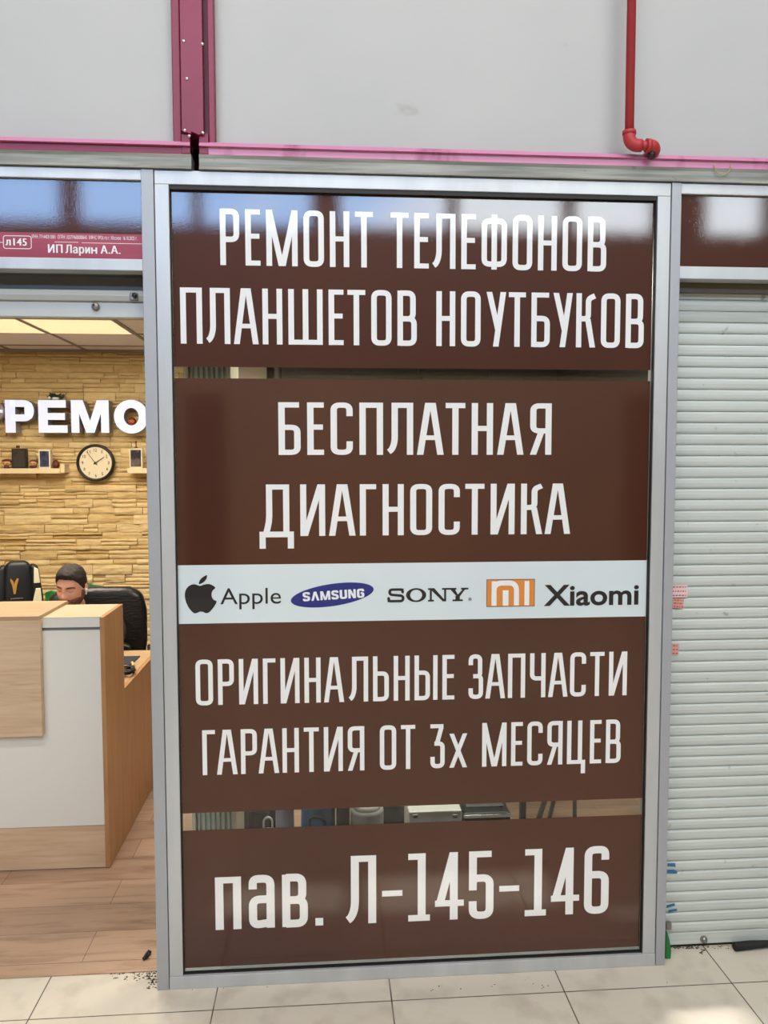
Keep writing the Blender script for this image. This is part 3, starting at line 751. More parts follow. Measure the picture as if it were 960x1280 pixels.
# blue ellipse with white capitals
c0 = onY(415.5, 743.7, LY); ang = 0.135
ex = (onY(467, 743, LY).x-onY(363.5, 743, LY).x)/2*1.01; ez = 0.0385
el = [(ex*math.cos(2*PI*k/64), ez*math.sin(2*PI*k/64)) for k in range(64)]
mb = MB(); mb.face([(c0.x+x*math.cos(ang)-z*math.sin(ang), c0.z+x*math.sin(ang)+z*math.cos(ang)) for x, z in el], LY)
oval = mb.build('oval_emblem', m_blue_print, sS)
def caps(word, t=.22):
    G = {'S': ([[(.52,.72),(.52,.90),(.11,.90),(.11,.56),(.52,.44),(.52,.10),(.11,.10),(.11,.28)]], .63, []),
         'A': ([], .70, [[(0,0),(.20,0),(.44,1),(.24,1)], [(.50,0),(.70,0),(.46,1),(.26,1)]]),
         'M': ([], .86, [[(0,0),(.19,0),(.19,1),(0,1)], [(.67,0),(.86,0),(.86,1),(.67,1)], [(.33,0),(.50,0),(.24,1),(.06,1)], [(.36,0),(.53,0),(.80,1),(.62,1)]]),
         'U': ([[(.11,1),(.11,.10),(.53,.10),(.53,1)]], .64, []),
         'N': ([], .66, [[(0,0),(.20,0),(.20,1),(0,1)], [(.46,0),(.66,0),(.66,1),(.46,1)], [(.42,0),(.63,0),(.24,1),(.03,1)]]),
         'G': ([[(.53,.70),(.53,.90),(.11,.90),(.11,.10),(.53,.10),(.53,.50),(.33,.50)]], .64, [])}
    x = 0; out = []
    for ch in word:
        st_, w, ps = G[ch]; P = [list(p) for p in ps]
        for s_ in st_: stroke(P, s_, t, .14)
        out += [[(a+x, b) for a, b in p] for p in P]; x += w+.10
    return out, x-.10
P, w = caps('SAMSUNG'); wx = (onY(456, 742, LY).x-onY(379, 742, LY).x); hz = 0.031
mb = MB()
QS = []
for p in P:
    q = [((a/w-.5)*wx, (b-.5)*hz) for a, b in p]; ca, sa = math.cos(.05), math.sin(.05)
    QS.append([(c0.x+.004+x*ca-z*sa, c0.z+x*sa+z*ca) for x, z in q])
union_faces(mb, QS, LY-.0004)
mb.build('oval_lettering', m_white_print, oval)
# slab serif capitals
def slab_word():
    out = []; 
    def ell(cx, cy, rx, ry, ix, iy, n=40):
        for k in range(n):
            a, b = 2*PI*k/n, 2*PI*(k+1)/n
            out.append([(cx+ix*math.cos(a), cy+iy*math.sin(a)), (cx+rx*math.cos(a), cy+ry*math.sin(a)), (cx+rx*math.cos(b), cy+ry*math.sin(b)), (cx+ix*math.cos(b), cy+iy*math.sin(b))])
    # S with serifs
    stroke(out, [(1.02,.70),(.98,.93),(.14,.93),(.14,.56),(1.04,.46),(1.04,.07),(.10,.07),(.06,.32)], .19, .20)
    bar(out, 0, 0, .12, .38); bar(out, .97, .64, 1.08, 1.0)
    ell(1.92, .5, .68, .52, .40, .40)                                     # O
    x = 2.72
    bar(out, x+.12, 0, x+.26, 1); bar(out, x+1.09, 0, x+1.23, 1); out.append([(x+1.0,0),(x+1.22,0),(x+.42,1),(x+.08,1)])   # N
    bar(out, x, 0, x+.40, .13); bar(out, x, .87, x+.40, 1); bar(out, x+.94, .87, x+1.40, 1)
    x = 4.02
    out.append([(x+.56,.0),(x+.86,.0),(x+.86,.42),(x+.56,.42)]); out.append([(x+.56,.46),(x+.80,.36),(x+.46,1),(x+.12,1)]); out.append([(x+.68,.46),(x+.86,.36),(x+1.30,1),(x+1.16,1)])
    bar(out, x+.36, 0, x+1.06, .13); bar(out, x, .87, x+.62, 1); bar(out, x+.94, .87, x+1.44, 1)
    return out, 5.46
P, w = slab_word(); a0 = onY(484.5, 745, LY); a1 = onY(585.5, 744, LY); zt = onY(535, 735.3, LY).z; zb = onY(535, 752, LY).z
mb = MB()
union_faces(mb, [[(a0.x+x/w*(a1.x-a0.x), zb+z*(zt-zb)) for x, z in p] for p in P], LY)
rc = onY(587.5, 749, LY); ring = []
stroke(ring, [(rc.x+.0055*math.cos(2*PI*k/20), rc.z+.0055*math.sin(2*PI*k/20)) for k in range(20)], .0012, 0, True)
for p in ring: mb.face(ccw(p), LY)
bar_ = [(rc.x-.002, rc.z-.003), (rc.x+.002, rc.z-.003), (rc.x+.002, rc.z+.003), (rc.x-.002, rc.z+.003)]; mb.face(bar_, LY)
mb.build('serif_lettering', m_ink, sS)
# orange rectangle mark
q0 = onY(608, 758.5, LY); q1 = onY(668.6, 723.8, LY)
zb_, zt_ = (onY(608, 759, LY).z+onY(668, 757.5, LY).z)/2, (onY(608, 724, LY).z+onY(668, 724, LY).z)/2
xw = q1.x-q0.x; hw = zt_-zb_
sq = MB().box(q0.x, q1.x, LY-.0002, FY, zb_, zt_).build('square_emblem', m_brown_print, sS)
MB().box(q0.x+.0022, q1.x-.0022, LY-.0006, LY, zb_+.002, zt_-.002).build('square_field', m_orange_print, sq)
X = lambda t: q0.x+xw*t
Z = lambda t: zb_+hw*t
mk = MB(); pp = []
stroke(pp, [(X(.155), Z(.04)), (X(.155), Z(.865)), (X(.62), Z(.865)), (X(.62), Z(.04))], xw*.105, xw*.16)
bar(pp, X(.105), Z(.5), X(.205), Z(.93))
bar(pp, X(.335), Z(.04), X(.455), Z(.60)); bar(pp, X(.785), Z(.04), X(.885), Z(.93))
union_faces(mk, pp, LY-.0010)
mk.build('square_mark', m_white_print, sq)
rect_text('lettering', 'Xiaomi', m_ink, 680, 798.5, 730.5, 757, bold=.022)

# crimson strip on the left transom
zc1 = onY(90, 290.5, 0).z; zc0 = gz0
xs0, xs1 = -2.0, PLX0
tS = thing('company_sign', (-.6, .009, zc0), 'crimson trader name strip under the left transom glass', 'sign')
MB().box(xs0, xs1, .009, .012, zc0, zc1).build('board', m_crimson, tS)
def strip_text(body, u0, u1, vt, vb, thick=0.0):
    um = (u0+u1)/2
    return font_text('lettering', body, m_white_print, tS, onY(u0, vb, .0085).x, onY(u1, vb, .0085).x, onY(um, vb, .0085).z, onY(um, vt, .0085).z, .0085, thick=thick)
strip_text('ИП', 60.5, 78, 305.5, 316, .0011); strip_text('Лари', 82.3, 112.3, 306, 319.5, .0011); strip_text('А.А.', 126.2, 150.3, 307, 317.2, .0011)
pp = []; n0 = onY(114.0, 317, .0085); n1 = onY(121.4, 309.4, .0085); sw = .0052; nm_ = (n0.z+n1.z)/2
bar(pp, n0.x, n0.z, n0.x+sw, n1.z); bar(pp, n1.x-sw, n0.z, n1.x, n1.z); bar(pp, n0.x, nm_-.002, n1.x, nm_+.0025)
nb = MB(); union_faces(nb, pp, .0084); nb.build('lettering', m_white_print, tS)
strip_text('л145', 7.3, 33.2, 297.8, 307, .0010)
strip_text('ИНН: 771440313081  ОГРН: 325774600008643  ИФНС №26 по г. Москве  16.10.2025 г.', 40, 171.5, 294, 299.2)
pp = []; a = onY(3.2, 309.5, 0); b = onY(37.6, 294.2, 0)
stroke(pp, [(a.x, a.z), (b.x, a.z), (b.x, b.z), (a.x, b.z)], .0022, .008, True)
l1 = onY(67, 301.5, 0); l2 = onY(97, 301.8, 0); l3 = onY(101, 302.6, 0); l4 = onY(177, 303.6, 0)
bar(pp, l1.x, l1.z-.0008, l2.x, l1.z+.0008); bar(pp, l3.x, l3.z-.0008, l4.x, l3.z+.0008); bar(pp, -2.0, onY(0, 302, 0).z-.0008, a.x, onY(0, 302, 0).z+.0008)
mb = MB()
union_faces(mb, pp, .0085)
mb.build('border_line', m_white_print, tS)

# ================================================================== SHUTTERS
def slat_profile(z, h, y):        # (y, z) points of one slat, from the bottom up
    return [(y+.004, z), (y-.002, z+.0015), (y-.0055, z+h*.2), (y-.0068, z+h*.5), (y-.0055, z+h*.8), (y-.001, z+h*.95), (y+.004, z+h)]
p_top = onY(905, 371, SHY).z
rs = thing('roller_shutter', (2.6, SHY, 0), 'closed pale grey slatted roller shutter right of the brown window', 'roller shutter')
pitch = .0398; prof = []; z = .075
prof = [(SHY+.004, .012)]
zz = .060
while zz < p_top+.15: prof += slat_profile(zz, pitch, SHY); zz += pitch
mb = MB(); n = len(prof); xsr = (PRX1+.004, 6.0)
mb.add([(xsr[0], y, z) for y, z in prof]+[(xsr[1], y, z) for y, z in prof], [(i, n+i, n+i+1, i+1) for i in range(n-1)])
bk_ = MB()
cur = mb.build('slat_curtain', m_shutter, rs)
MB().box(xsr[0], xsr[1], SHY-.008, SHY+.006, .016, .060).build('end_bar', m_shutter, rs, bevel=.002)
MB().box(xsr[0], xsr[1], SHY-.004, SHY+.004, .006, .016).build('bottom_seal', m_gasket, rs)
MB().box(PRX1+.001, 6, SHY-.034, SHY-.012, p_top+.006, rz0).build('guide_lip', mat('brown grey steel', rgb(84, 78, 66), .5), rs, bevel=.002)
MB().box(PRX1, PRX1+.030, SHY+.008, SHY+.03, 0, rz0).build('guide_rail', m_alu_dark, rs)
p = onY(878, 1172, SHY); MB().lathe([(.013, 0), (.013, .006), (.009, .014), (.004, .016)], (p.x, SHY-.008, p.z), 20, 'y').build('lock_knob', m_lock, rs)
p = onY(836, 1158, SHY-.02)
lk = MB(); lk.box(p.x-.012, p.x+.012, SHY-.022, SHY-.006, p.z-.014, p.z+.014); lk.build('lock_bolt', m_lock, rs, bevel=.004)

# raised shutter over the left opening
us = thing('roller_shutter', (-2.2, SHY, onY(90, 397, SHY).z), 'raised roller shutter end over the open shop doorway at left', 'roller shutter')
zb0, zb1, zb2 = onY(90, 396.5, SHY-.02).z, onY(90, 377, SHY-.02).z, onY(90, 361, SHY-.02).z
MB().box(-4.2, PLX0-.004, SHY-.020, SHY+.012, zb0, zb1-.001).build('end_bar', m_shutter_bar, us, bevel=.003)
MB().prismx([(SHY-.014, zb1), (SHY-.022, zb1+.004), (SHY-.026, (zb1+zb2)/2), (SHY-.020, zb2-.003), (SHY-.008, zb2), (SHY+.008, zb2), (SHY+.008, zb1)], -4.2, PLX0-.004).build('slat', m_shutter_bar, us, bevel=.0015)
MB().box(-4.2, PLX0-.004, SHY, SHY+.012, zb2, tz0+.03).build('slat_curtain', m_alu_dark, us)  # curtain coloured dark for the shade in the slot under the rail
p = onY(120, 383.5, SHY-.02); kb = MB(); kb.lathe([(.013, 0), (.013, .008), (.010, .013), (.004, .014)], (p.x, SHY-.020, p.z), 20, 'y').build('lock_knob', m_lock, us)
MB().box(p.x-.0055, p.x-.0005, SHY-.0365, SHY-.030, p.z+.000, p.z+.006).build('keyhole', m_gasket, us)
p = onY(168, 371, SHY-.02); MB().box(p.x-.013, p.x+.013, SHY-.034, SHY-.018, p.z-.014, p.z+.012).build('lock_bolt', m_lock, us, bevel=.003)
MB().lathe([(.008, 0), (.008, .012), (.005, .014)], (p.x+.005, SHY-.034, p.z), 14, 'y').build('lock_cylinder', m_black_metal, us)
# left guide
structure(MB().box(PLX0-.006, PLX0, .03, .10, .004, tz0).build('trim_12', m_alu_dark))

# stickers and tape on the right shutter
def on_shutter(u, v): p = onY(u, v, SHY-.0085); return p
def sticker(name, u0, v0, u1, v1, base, print_m, label, cat, rows, tilt=0.0):
    a, b = on_shutter(u0, v1), on_shutter(u1, v0)
    t = thing(name, ((a.x+b.x)/2, SHY-.008, a.z), label, cat)
    st_ = MB().box(a.x, b.x, SHY-.0085, SHY-.0078, a.z, b.z); s0 = st_.rot(tilt, ((a.x+b.x)/2, SHY, (a.z+b.z)/2), 'Y').build('paper', base, t)
    pm = MB(); r_ = random.Random(u0*3+v0)
    for k in range(rows):
        zz = a.z+(b.z-a.z)*(k+.5)/rows; x = a.x+.003
        while x < b.x-.006:
            w_ = r_.uniform(.003, .009); pm.prism([(x, zz-.0022), (x+w_, zz-.0022), (x+w_+.002, zz+.0022), (x+.002, zz+.0022)], SHY-.0090, SHY-.0084); x += w_+.004
    pm.rot(tilt, ((a.x+b.x)/2, SHY, (a.z+b.z)/2), 'Y').build('print', print_m, t)
m_pinkpaper = mat('pale pink paper', rgb(224, 196, 196), 0.6); m_redprint = mat('faded red print', rgb(176, 76, 66), 0.6)
m_redpaper = mat('reddish seal paper', rgb(206, 152, 142), 0.6); m_tape = mat('blue tape', rgb(42, 106, 150), 0.5)
sticker('seal_sticker', 839.5, 731, 859.5, 747, m_pinkpaper, m_redprint, 'pale pink paper seal on the shutter edge, highest of the stickers', 'sticker', 3)
sticker('seal_sticker', 841, 748, 854.5, 760.5, m_redpaper, m_redprint, 'red hatched seal directly under the pale pink paper seal on the shutter', 'sticker', 3, .08)
sticker('seal_sticker', 839.5, 805, 848.5, 819, m_redpaper, m_redprint, 'small red seal scrap alone on the shutter edge, below the other seals', 'sticker', 3, .05)
def tape(pts, label):
    a = [on_shutter(u, v) for u, v in pts]; mb = MB()
    mb.prism(ccw([(p.x, p.z) for p in a]), SHY-.0088, SHY-.0078)
    tag(mb.build('tape_scrap', m_tape), label, 'tape')
tape([(834.5, 1079), (844, 1079), (844.6, 1083.5), (834.5, 1083)], 'highest straight blue tape scrap on the shutter edge')
tape([(834.3, 1087.5), (842, 1087), (847, 1089.5), (846, 1092), (834.3, 1091.5)], 'blue tape scrap with ragged tip, second from the top on the shutter')
tape([(833.5, 1131.5), (843, 1129), (844, 1132), (833.3, 1135)], 'slanting blue tape scrap, upper one of the lower pair on shutter')
tape([(836, 1137.5), (846, 1136), (846.5, 1138.5), (835, 1140.5)], 'thin blue tape scrap lowest on the shutter')

# ================================================================== RED PIPE, WIRES, SMALL THINGS ON THE FACADE
PY = -.045
p = onY(788.5, 60, PY); q = onY(789.5, 180, PY); e = onY(803, 186, PY)
rp_ = thing('fire_pipe', (p.x, PY, q.z), 'red water pipe running down the grey wall panel to an elbow', 'pipe')
pr = .0148
MB().tube([(p.x, PY, 8.0), (p.x, PY, q.z+.028)], pr, 20).build('riser', m_red, rp_)
eb = MB(); zq = q.z-.004; pts = [(p.x, PY, zq+.045)]+[(p.x+.028-.028*math.cos(t), PY, zq+.028-.028*math.sin(t)) for t in [PI/2*k/8 for k in range(9)]]+[(p.x+.042, PY, zq)]
eb.tube(pts, .0205, 20); eb.tube([(p.x, PY, zq+.046), (p.x, PY, zq+.034)], .0225, 20); eb.build('elbow', m_red, rp_, smooth=True)
MB().tube([(p.x+.030, PY, zq), (p.x+.075, PY, zq)], pr, 20).build('short_pipe', m_red, rp_)
e2 = MB(); ex0 = p.x+.058
e2.tube([(ex0, PY, zq), (ex0+.014, PY, zq)], .0225, 20)
e2.tube([(ex0+.008, PY, zq)]+[(ex0+.014+.022*math.sin(t), PY+.022*(1-math.cos(t)), zq-.010*(1-math.cos(t))) for t in [PI/2*k/6 for k in range(7)]]+[(ex0+.036, PY+.05, zq-.012), (ex0+.036, .04, zq-.012)], .0205, 18)
e2.build('elbow', m_red, rp_)
e3 = MB().tube([(ex0+.022, PY+.006, zq-.012), (ex0+.022, PY+.006, zq-.038)], .0125, 16).build('drain_plug', m_black_metal, rp_)
c = onY(903, 207, -.014); pts = []
m_wire = mat('yellowed wire', rgb(166, 150, 96), 0.5)
for k in range(17):
    t = PI*k/16; pts.append((c.x-.030*math.cos(t), -.015, c.z+.004-.036*math.sin(t)))
tag(MB().tube(pts, .0016, 8).build('wire_loop', m_wire), 'thin yellowed wire loop hanging on the grey beam at upper right', 'wire')

# things lying along the foot of the facade
m_greenrib = mat('green plastic strap', rgb(20, 112, 52), 0.45)
a = onY(833, 1187, .03); mb = MB()
x0 = PRX1+.018
mb.prism([(x0, .0), (x0+.020, .0), (x0+.022, .03), (x0+.014, .075), (x0+.004, .105), (x0, .11)], .030, .044)
tag(mb.build('plastic_scrap', m_greenrib, bevel=.003), 'crumpled green plastic scrap wedged beside the right post foot', 'scrap')
a = onZ(914, 1184, 0)-Vector((0, .022, 0)); a_z = .016; mb = MB(); pts = []; rr = []
for k in range(14):
    t = k/13; pts.append((a.x+t*.9, a.y+.006*math.sin(t*9), a_z+.002*math.sin(t*14))); rr.append(.016-.004*math.sin(t*PI*2)+.001*math.sin(k*2.1))
mb.tube(pts, rr, 12)
for i in range(len(mb.v)): x_, y_, z_ = mb.v[i]; mb.v[i] = (x_, y_, max(.0005, z_))
m_rubber = mat('black ribbed rubber', rgb(22, 22, 23), 0.7); add_bump(m_rubber, 60, 1.0, .004, (4, .3, 1))
tag(mb.build('draught_roll', m_rubber), 'black rolled draught stopper lying against the foot of the closed shutter', 'draught stopper')
# black cable end by the left post
a = onZ(185, 1197, 0.004); mb = MB()
mb.tube([(a.x-.014, a.y-.018, .011), (a.x-.010, a.y-.012, .014), (a.x-.004, a.y-.005, .022), (a.x+.003, a.y+.003, .028), (a.x+.008, a.y+.004, .024), (a.x+.007, a.y+.0, .016), (a.x-.002, a.y-.008, .011)], .005, 10)
mb.tube([(a.x-.002, a.y-.008, .011), (a.x-.014, a.y-.018, .010)], .005, 10)
tag(mb.build('door_hook', m_black_metal), 'small bent black metal hook on the laminate floor by the left post', 'hook')
m_grit = mat('dark grit', rgb(66, 58, 50), 0.9)
gm_ = MB(); r_ = random.Random(5)
def crumbs(u0, u1, v0, v1, n, smax):
    for k in range(n):
        p = onZ(r_.uniform(u0, u1), r_.uniform(v0, v1), 0); s_ = r_.uniform(.0012, smax)
        gm_.ball((p.x, p.y, s_*.4), (s_*r_.uniform(.8, 2.2), s_*r_.uniform(.8, 1.6), s_*.6), 7, 5)
crumbs(838, 872, 1182, 1186, 60, .0024); crumbs(840, 945, 1182, 1186, 60, .0020); crumbs(0, 195, 1213, 1218, 150, .0022); crumbs(140, 195, 1212, 1226, 60, .0024); crumbs(183, 196, 1214, 1236, 50, .0026); crumbs(195, 840, 1222, 1240, 16, .002)
crumbs(874, 880, 1187, 1193, 7, .0032)
tag(gm_.build('floor_grit', m_grit), 'dark grit and crumbs gathered along the sills and door threshold', 'dirt', kind='stuff')

# ================================================================== SHOP INTERIOR
# lit ceiling panels
for i, (cx_, cy_, lab) in enumerate([(GX+.3, GY-.3, 'glowing square ceiling panel nearest the aluminium post'), (GX-.3, GY-.3, 'glowing square ceiling panel cut by the left photo edge')]):
    t = thing('ceiling_light', (cx_, cy_, CEIL-.004), lab, 'ceiling light')
    f_ = MB(); s_ = .287
    f_.box(cx_-s_, cx_+s_, cy_-s_, cy_-s_+.008, CEIL-.008, CEIL-.0005); f_.box(cx_-s_, cx_+s_, cy_+s_-.008, cy_+s_, CEIL-.008, CEIL-.0005)
    f_.box(cx_-s_, cx_-s_+.008, cy_-s_, cy_+s_, CEIL-.008, CEIL-.0005); f_.box(cx_+s_-.008, cx_+s_, cy_-s_, cy_+s_, CEIL-.008, CEIL-.0005)
    f_.build('frame', m_whitepl, t); MB().box(cx_-s_+.008, cx_+s_-.008, cy_-s_+.008, cy_+s_-.008, CEIL-.006, CEIL-.0006).build('diffuser', m_diffuser, t)

# reception counter
CY = .848; CX = -.428; TOPZ = 1.149
ct = thing('reception_counter', (-1.3, CY, 0), 'white and oak reception counter in the open shop doorway', 'counter')
xe = -.448                        # inner face of the side panel
MB().prismx([(CY-.004, .008), (1.95, .008), (1.95, .735), (1.165, .735), (1.165, TOPZ), (CY-.004, TOPZ)], xe, CX).build('side_panel', m_oak_v, ct, bevel=.0012)
MB().box(-3.2, xe, CY, CY+.02, .205, 1.090).build('front_panel', m_white_board, ct)
MB().box(-3.2, xe, CY+.004, CY+.02, .008, .205).build('plinth', m_oak_h, ct)
MB().box(-3.2, xe, CY+.010, CY+.02, 1.090, 1.104).build('shadow_gap', mat('grey groove shade', rgb(120, 118, 114), .6), ct)  # the groove's soft shadow is painted as this strip's grey
MB().box(-3.2, xe, CY, 1.165, 1.104, TOPZ-.002).build('top_board', [m_white_board], ct)
MB().box(-3.2, xe, CY+.0015, 1.165, TOPZ-.002, TOPZ).build('top_surface', m_maple, ct)
MB().box(-3.2, xe, CY+.03, 1.165, .95, 1.10).build('inner_shelf', m_white_board, ct)
xp = onY(51, 850, CY-.035).x
MB().box(-3.2, xp, CY-.036, CY-.001, onY(51, 920.5, CY-.036).z, TOPZ-.004).build('raised_panel', m_oak_h, ct, bevel=.001)
MB().box(-3.2, xp, CY-.036, 1.20, TOPZ-.004, TOPZ+.014).build('raised_top', m_oak_top, ct, bevel=.001)
MB().box(-3.2, xe-.0005, 1.165, 1.95, .71, .735).build('worktop', m_oak_top, ct)
# on the low worktop: dark blue mat and a coil of cable
t = onZ(165, 838, .735)
m_mat_blue = mat('dark blue mat', rgb(22, 26, 48), 0.7)
tag(MB().box(-.72, -.50, 1.62, 1.80, .7355, .7395).build('work_mat', m_mat_blue, bevel=.001), 'dark blue mat on the low oak worktop behind the counter', 'mat')
mb = MB(); r_ = random.Random(3); pts = []
for k in range(60):
    w_ = k*.62; pts.append((-.474+.026*math.cos(w_)*(1+.3*math.sin(k*.37)), 1.42+.05*math.sin(w_)*(1+.2*math.cos(k*.5)), .744+.028*k/60))
mb.tube(pts, .0048, 8)
m_cable = mat('dark maroon cable', rgb(36, 24, 28), 0.5)
tag(mb.build('cable_coil', m_cable), 'dark coil of cable on the low worktop edge beside the counter side', 'cable')
m_yel = mat('yellow strap', rgb(214, 182, 84), 0.5)
tag(MB().tube([(-.455, 1.44, .755), (-.468, 1.50, .772), (-.490, 1.57, .760), (-.50, 1.62, .744)], .007, 8).build('yellow_strap', m_yel), 'short yellow strap lying across the dark cable coil', 'strap')

# illuminated sign on the stone wall
SY = BACK-.085
sg = thing('illuminated_sign', (-1.6, SY, 2.0), 'glowing white block letters РЕМО mounted on the tan stone wall', 'illuminated sign')
def SPx(u, v, y): p = onY(u, v, y); return p.x, p.z
def block(ch):
    P = []
    if ch == 'Р': bar(P,0,0,.30,1); stroke(P,[(.15,.893),(.755,.893),(.755,.455),(.15,.455)],.21,.24); bar(P,.58,.44,.80,.90); w=.86
    elif ch == 'Е': bar(P,0,0,.32,1); bar(P,.3,.77,.96,1); bar(P,.3,.395,.92,.605); bar(P,.3,0,1.0,.23); w=1.0
    elif ch == 'М':
        w=1.15; bar(P,0,0,.24,1); bar(P,w-.24,0,w,1); P.append([(.45,0),(.70,0),(.36,1),(.10,1)]); P.append([(.45,0),(.70,0),(w-.10,1),(w-.36,1)])
    elif ch == 'О':
        w=1.1; n=48
        for k in range(n):
            a,b=2*PI*k/n,2*PI*(k+1)/n
            P.append([(.55+.24*math.cos(a),.5+.27*math.sin(a)),(.55+.55*math.cos(a),.5+.52*math.sin(a)),(.55+.55*math.cos(b),.5+.52*math.sin(b)),(.55+.24*math.cos(b),.5+.27*math.sin(b))])
    return P, w
zt_, zb_ = onY(90, 500.2, SY-.05).z, onY(90, 541, SY-.05).z
for ch, u0, u1 in (('Р', 6.5, 42.5), ('Е', 48, 84), ('М', 89, 136), ('О', 142.5, 185.5)):
    P, w = block(ch); x0, x1 = SPx(u0, 520, SY-.05)[0], SPx(u1, 520, SY-.05)[0]
    body = MB(); face = MB()
    for p in P:
        q = ccw([(x0+a/w*(x1-x0), zb_+b*(zt_-zb_)) for a, b in p]); body.prism(q, SY-.048, BACK-.02); face.prism(q, SY-.052, SY-.048)
    b_ = body.build('letter', m_return, sg); face.build('letter_face', m_lit, b_)
# round lit emblem at the left edge
p = onY(-2, 514, SY-.03); rl = thing('round_emblem', (p.x, SY, p.z), 'grey round wall emblem cut off left of the glowing Р', 'emblem')
MB().lathe([(.075, -.10), (.075, .0), (.07, .006)], (p.x-.03, SY-.02, p.z), 32, 'y').build('disc', m_return, rl)
MB().box(p.x-.05, p.x+.032, SY-.034, SY-.026, p.z-.012, p.z+.012).build('light_bar', m_lit, rl)
# plant behind the top of Е
p = onY(69, 500, SY-.0); pl = thing('potted_plant', (p.x, SY, p.z), 'small dark green plant sitting on top of the glowing letter Е', 'plant')
m_leaf = mat('dark green leaves', rgb(34, 58, 34), 0.6); lv = MB(); r_ = random.Random(9)
for k in range(46):
    a_ = r_.uniform(0, 2*PI); r0 = r_.uniform(0, .05); L_ = r_.uniform(.022, .05); c_ = Vector((p.x+r0*math.cos(a_), SY+.01+.5*r0*math.sin(a_), p.z+.020))
    d_ = Vector((math.cos(a_)*r_.uniform(.3, 1), math.sin(a_)*.5, r_.uniform(.1, 1))).normalized()*L_; s_ = Vector((-d_.z, 0, d_.x)).normalized()*.010
    lv.add([c_, c_+d_*.5+s_, c_+d_, c_+d_*.5-s_], [(0, 1, 2, 3)])
lv.build('foliage', m_leaf, pl); MB().lathe([(.026, 0), (.030, .020), (.028, .021)], (p.x, SY+.01, p.z+.0005), 16).build('pot', m_whitepl, pl)
MB().ball((p.x-.042, SY-.012, p.z+.016), .012, 10, 8).build('flower', m_whitepl, pl)

# wall shelves
SHZ1, SHZ0 = onY(40, 585.5, 3.86).z, onY(40, 592, 3.86).z
def shelf(x0, x1, label, end):
    t = thing('wall_shelf', ((x0+x1)/2, 3.9, SHZ0), label, 'shelf')
    MB().box(x0, x1, 3.86, BACK+.02, SHZ0, SHZ1).build('board', m_shelf, t, bevel=.002)
    if end == 'r': MB().box(x1-.001, x1+.030, 3.885, BACK+.02, SHZ0+.004, SHZ1+.035).build('end_bracket', m_shelf, t, bevel=.002)
    else: MB().box(x0-.020, x0+.001, 3.885, BACK+.02, SHZ0+.004, SHZ1).build('end_bracket', m_shelf, t, bevel=.002)
xS1 = onY(74.5, 588, 3.86).x; shelf(-2.6, xS1, 'cream wall shelf under the letters, left of the clock', 'r')
xS2 = onY(161, 588, 3.86).x; shelf(xS2, xS2+.9, 'cream wall shelf right of the clock', 'l')
# boxes on the shelves
m_phone_dark = mat('graphite print', rgb(60, 56, 52), 0.35); m_boxdark = mat('dark carton', rgb(34, 31, 30), 0.5); m_boxwhite = mat('white carton', rgb(226, 216, 190), 0.5)
m_screen = mat('phone picture navy', rgb(28, 36, 66), 0.35); add_noise_color(m_screen, rgb(16, 20, 40), rgb(88, 104, 140), (6, 6, 6), 2.0, 3, .35, .7)
m_screen2 = mat('phone picture dark', rgb(40, 38, 40), 0.35); add_noise_color(m_screen2, rgb(22, 21, 24), rgb(110, 100, 92), (9, 9, 6), 2.4, 3, .45, .7)
def phone_box(u0, u1, vt, body, pic, label, lens):
    y0 = 3.868; a = onY(u0, 585, y0); b = onY(u1, vt, y0); z0 = SHZ1+.0002
    t = thing('phone_box', ((a.x+b.x)/2, y0, z0), label, 'box', 'phone boxes on the wall shelves')
    MB().box(a.x, b.x, y0, y0+.05, z0, b.z).build('carton', body, t, bevel=.001)
    i_ = .010; pf = MB().box(a.x+i_, b.x-i_, y0-.001, y0, z0+.012, b.z-.012).build('phone_picture', pic, t)
    if lens:
        k_ = MB()
        for dx, dz in ((.016, .02), (.034, .02), (.016, .038)): k_.lathe([(.0065, .0), (.0065, .0012)], (a.x+i_+dx, y0-.001, b.z-.012-dz), 12, 'y')
        k_.build('lens_print', m_blackpl, pf)
    else: MB().box((a.x+b.x)/2-.014, (a.x+b.x)/2+.014, y0-.0016, y0-.001, b.z-.022, b.z-.016).build('notch_print', m_blackpl, pf)
phone_box(15, 32, 561, m_boxdark, m_phone_dark, 'dark phone box standing on the left shelf', True)
phone_box(48.5, 62.5, 562, m_boxwhite, m_screen, 'white phone box with navy picture on the left shelf', False)
phone_box(162, 177.5, 560.5, m_boxwhite, m_screen2, 'white phone box on the shelf right of the clock', False)
m_flesh = mat('tan vinyl', rgb(214, 166, 116), 0.5); m_brownv = mat('red brown vinyl', rgb(98, 46, 30), 0.5); m_maroon = mat('maroon vinyl', rgb(92, 36, 30), 0.45)
def figurine(u, hh, ww, label, pale):
    b = onY(u, 585.5, 3.885); z0 = SHZ1+.0002; x_, y_ = b.x, 3.895
    t = thing('figurine', (x_, y_, z0), label, 'figurine', 'toy figures on the left shelf')
    MB().lathe([(ww*.22, 0), (ww*.26, hh*.1), (ww*.18, hh*.35), (ww*.12, hh*.4)], (x_, y_, z0), 18).build('body', m_brownv, t)
    h_ = MB().ball((x_, y_, z0+hh*.62), (ww*.44, ww*.36, hh*.34), 20, 12).build('head', m_flesh, t)
    MB().ball((x_, y_+.004, z0+hh*.74), (ww*.47, ww*.38, hh*.27), 20, 10).build('hair', m_brownv, h_)
    for s_ in (-1, 1):
        MB().ball((x_+s_*ww*.17, y_-ww*.34, z0+hh*.56), ww*.05, 8, 6).build('eye', m_blackpl, h_)
        MB().ball((x_+s_*ww*.30, y_-.004, z0+hh*.22), (ww*.12, ww*.10, hh*.12), 10, 8).build('arm', m_flesh if pale else m_brownv, t)
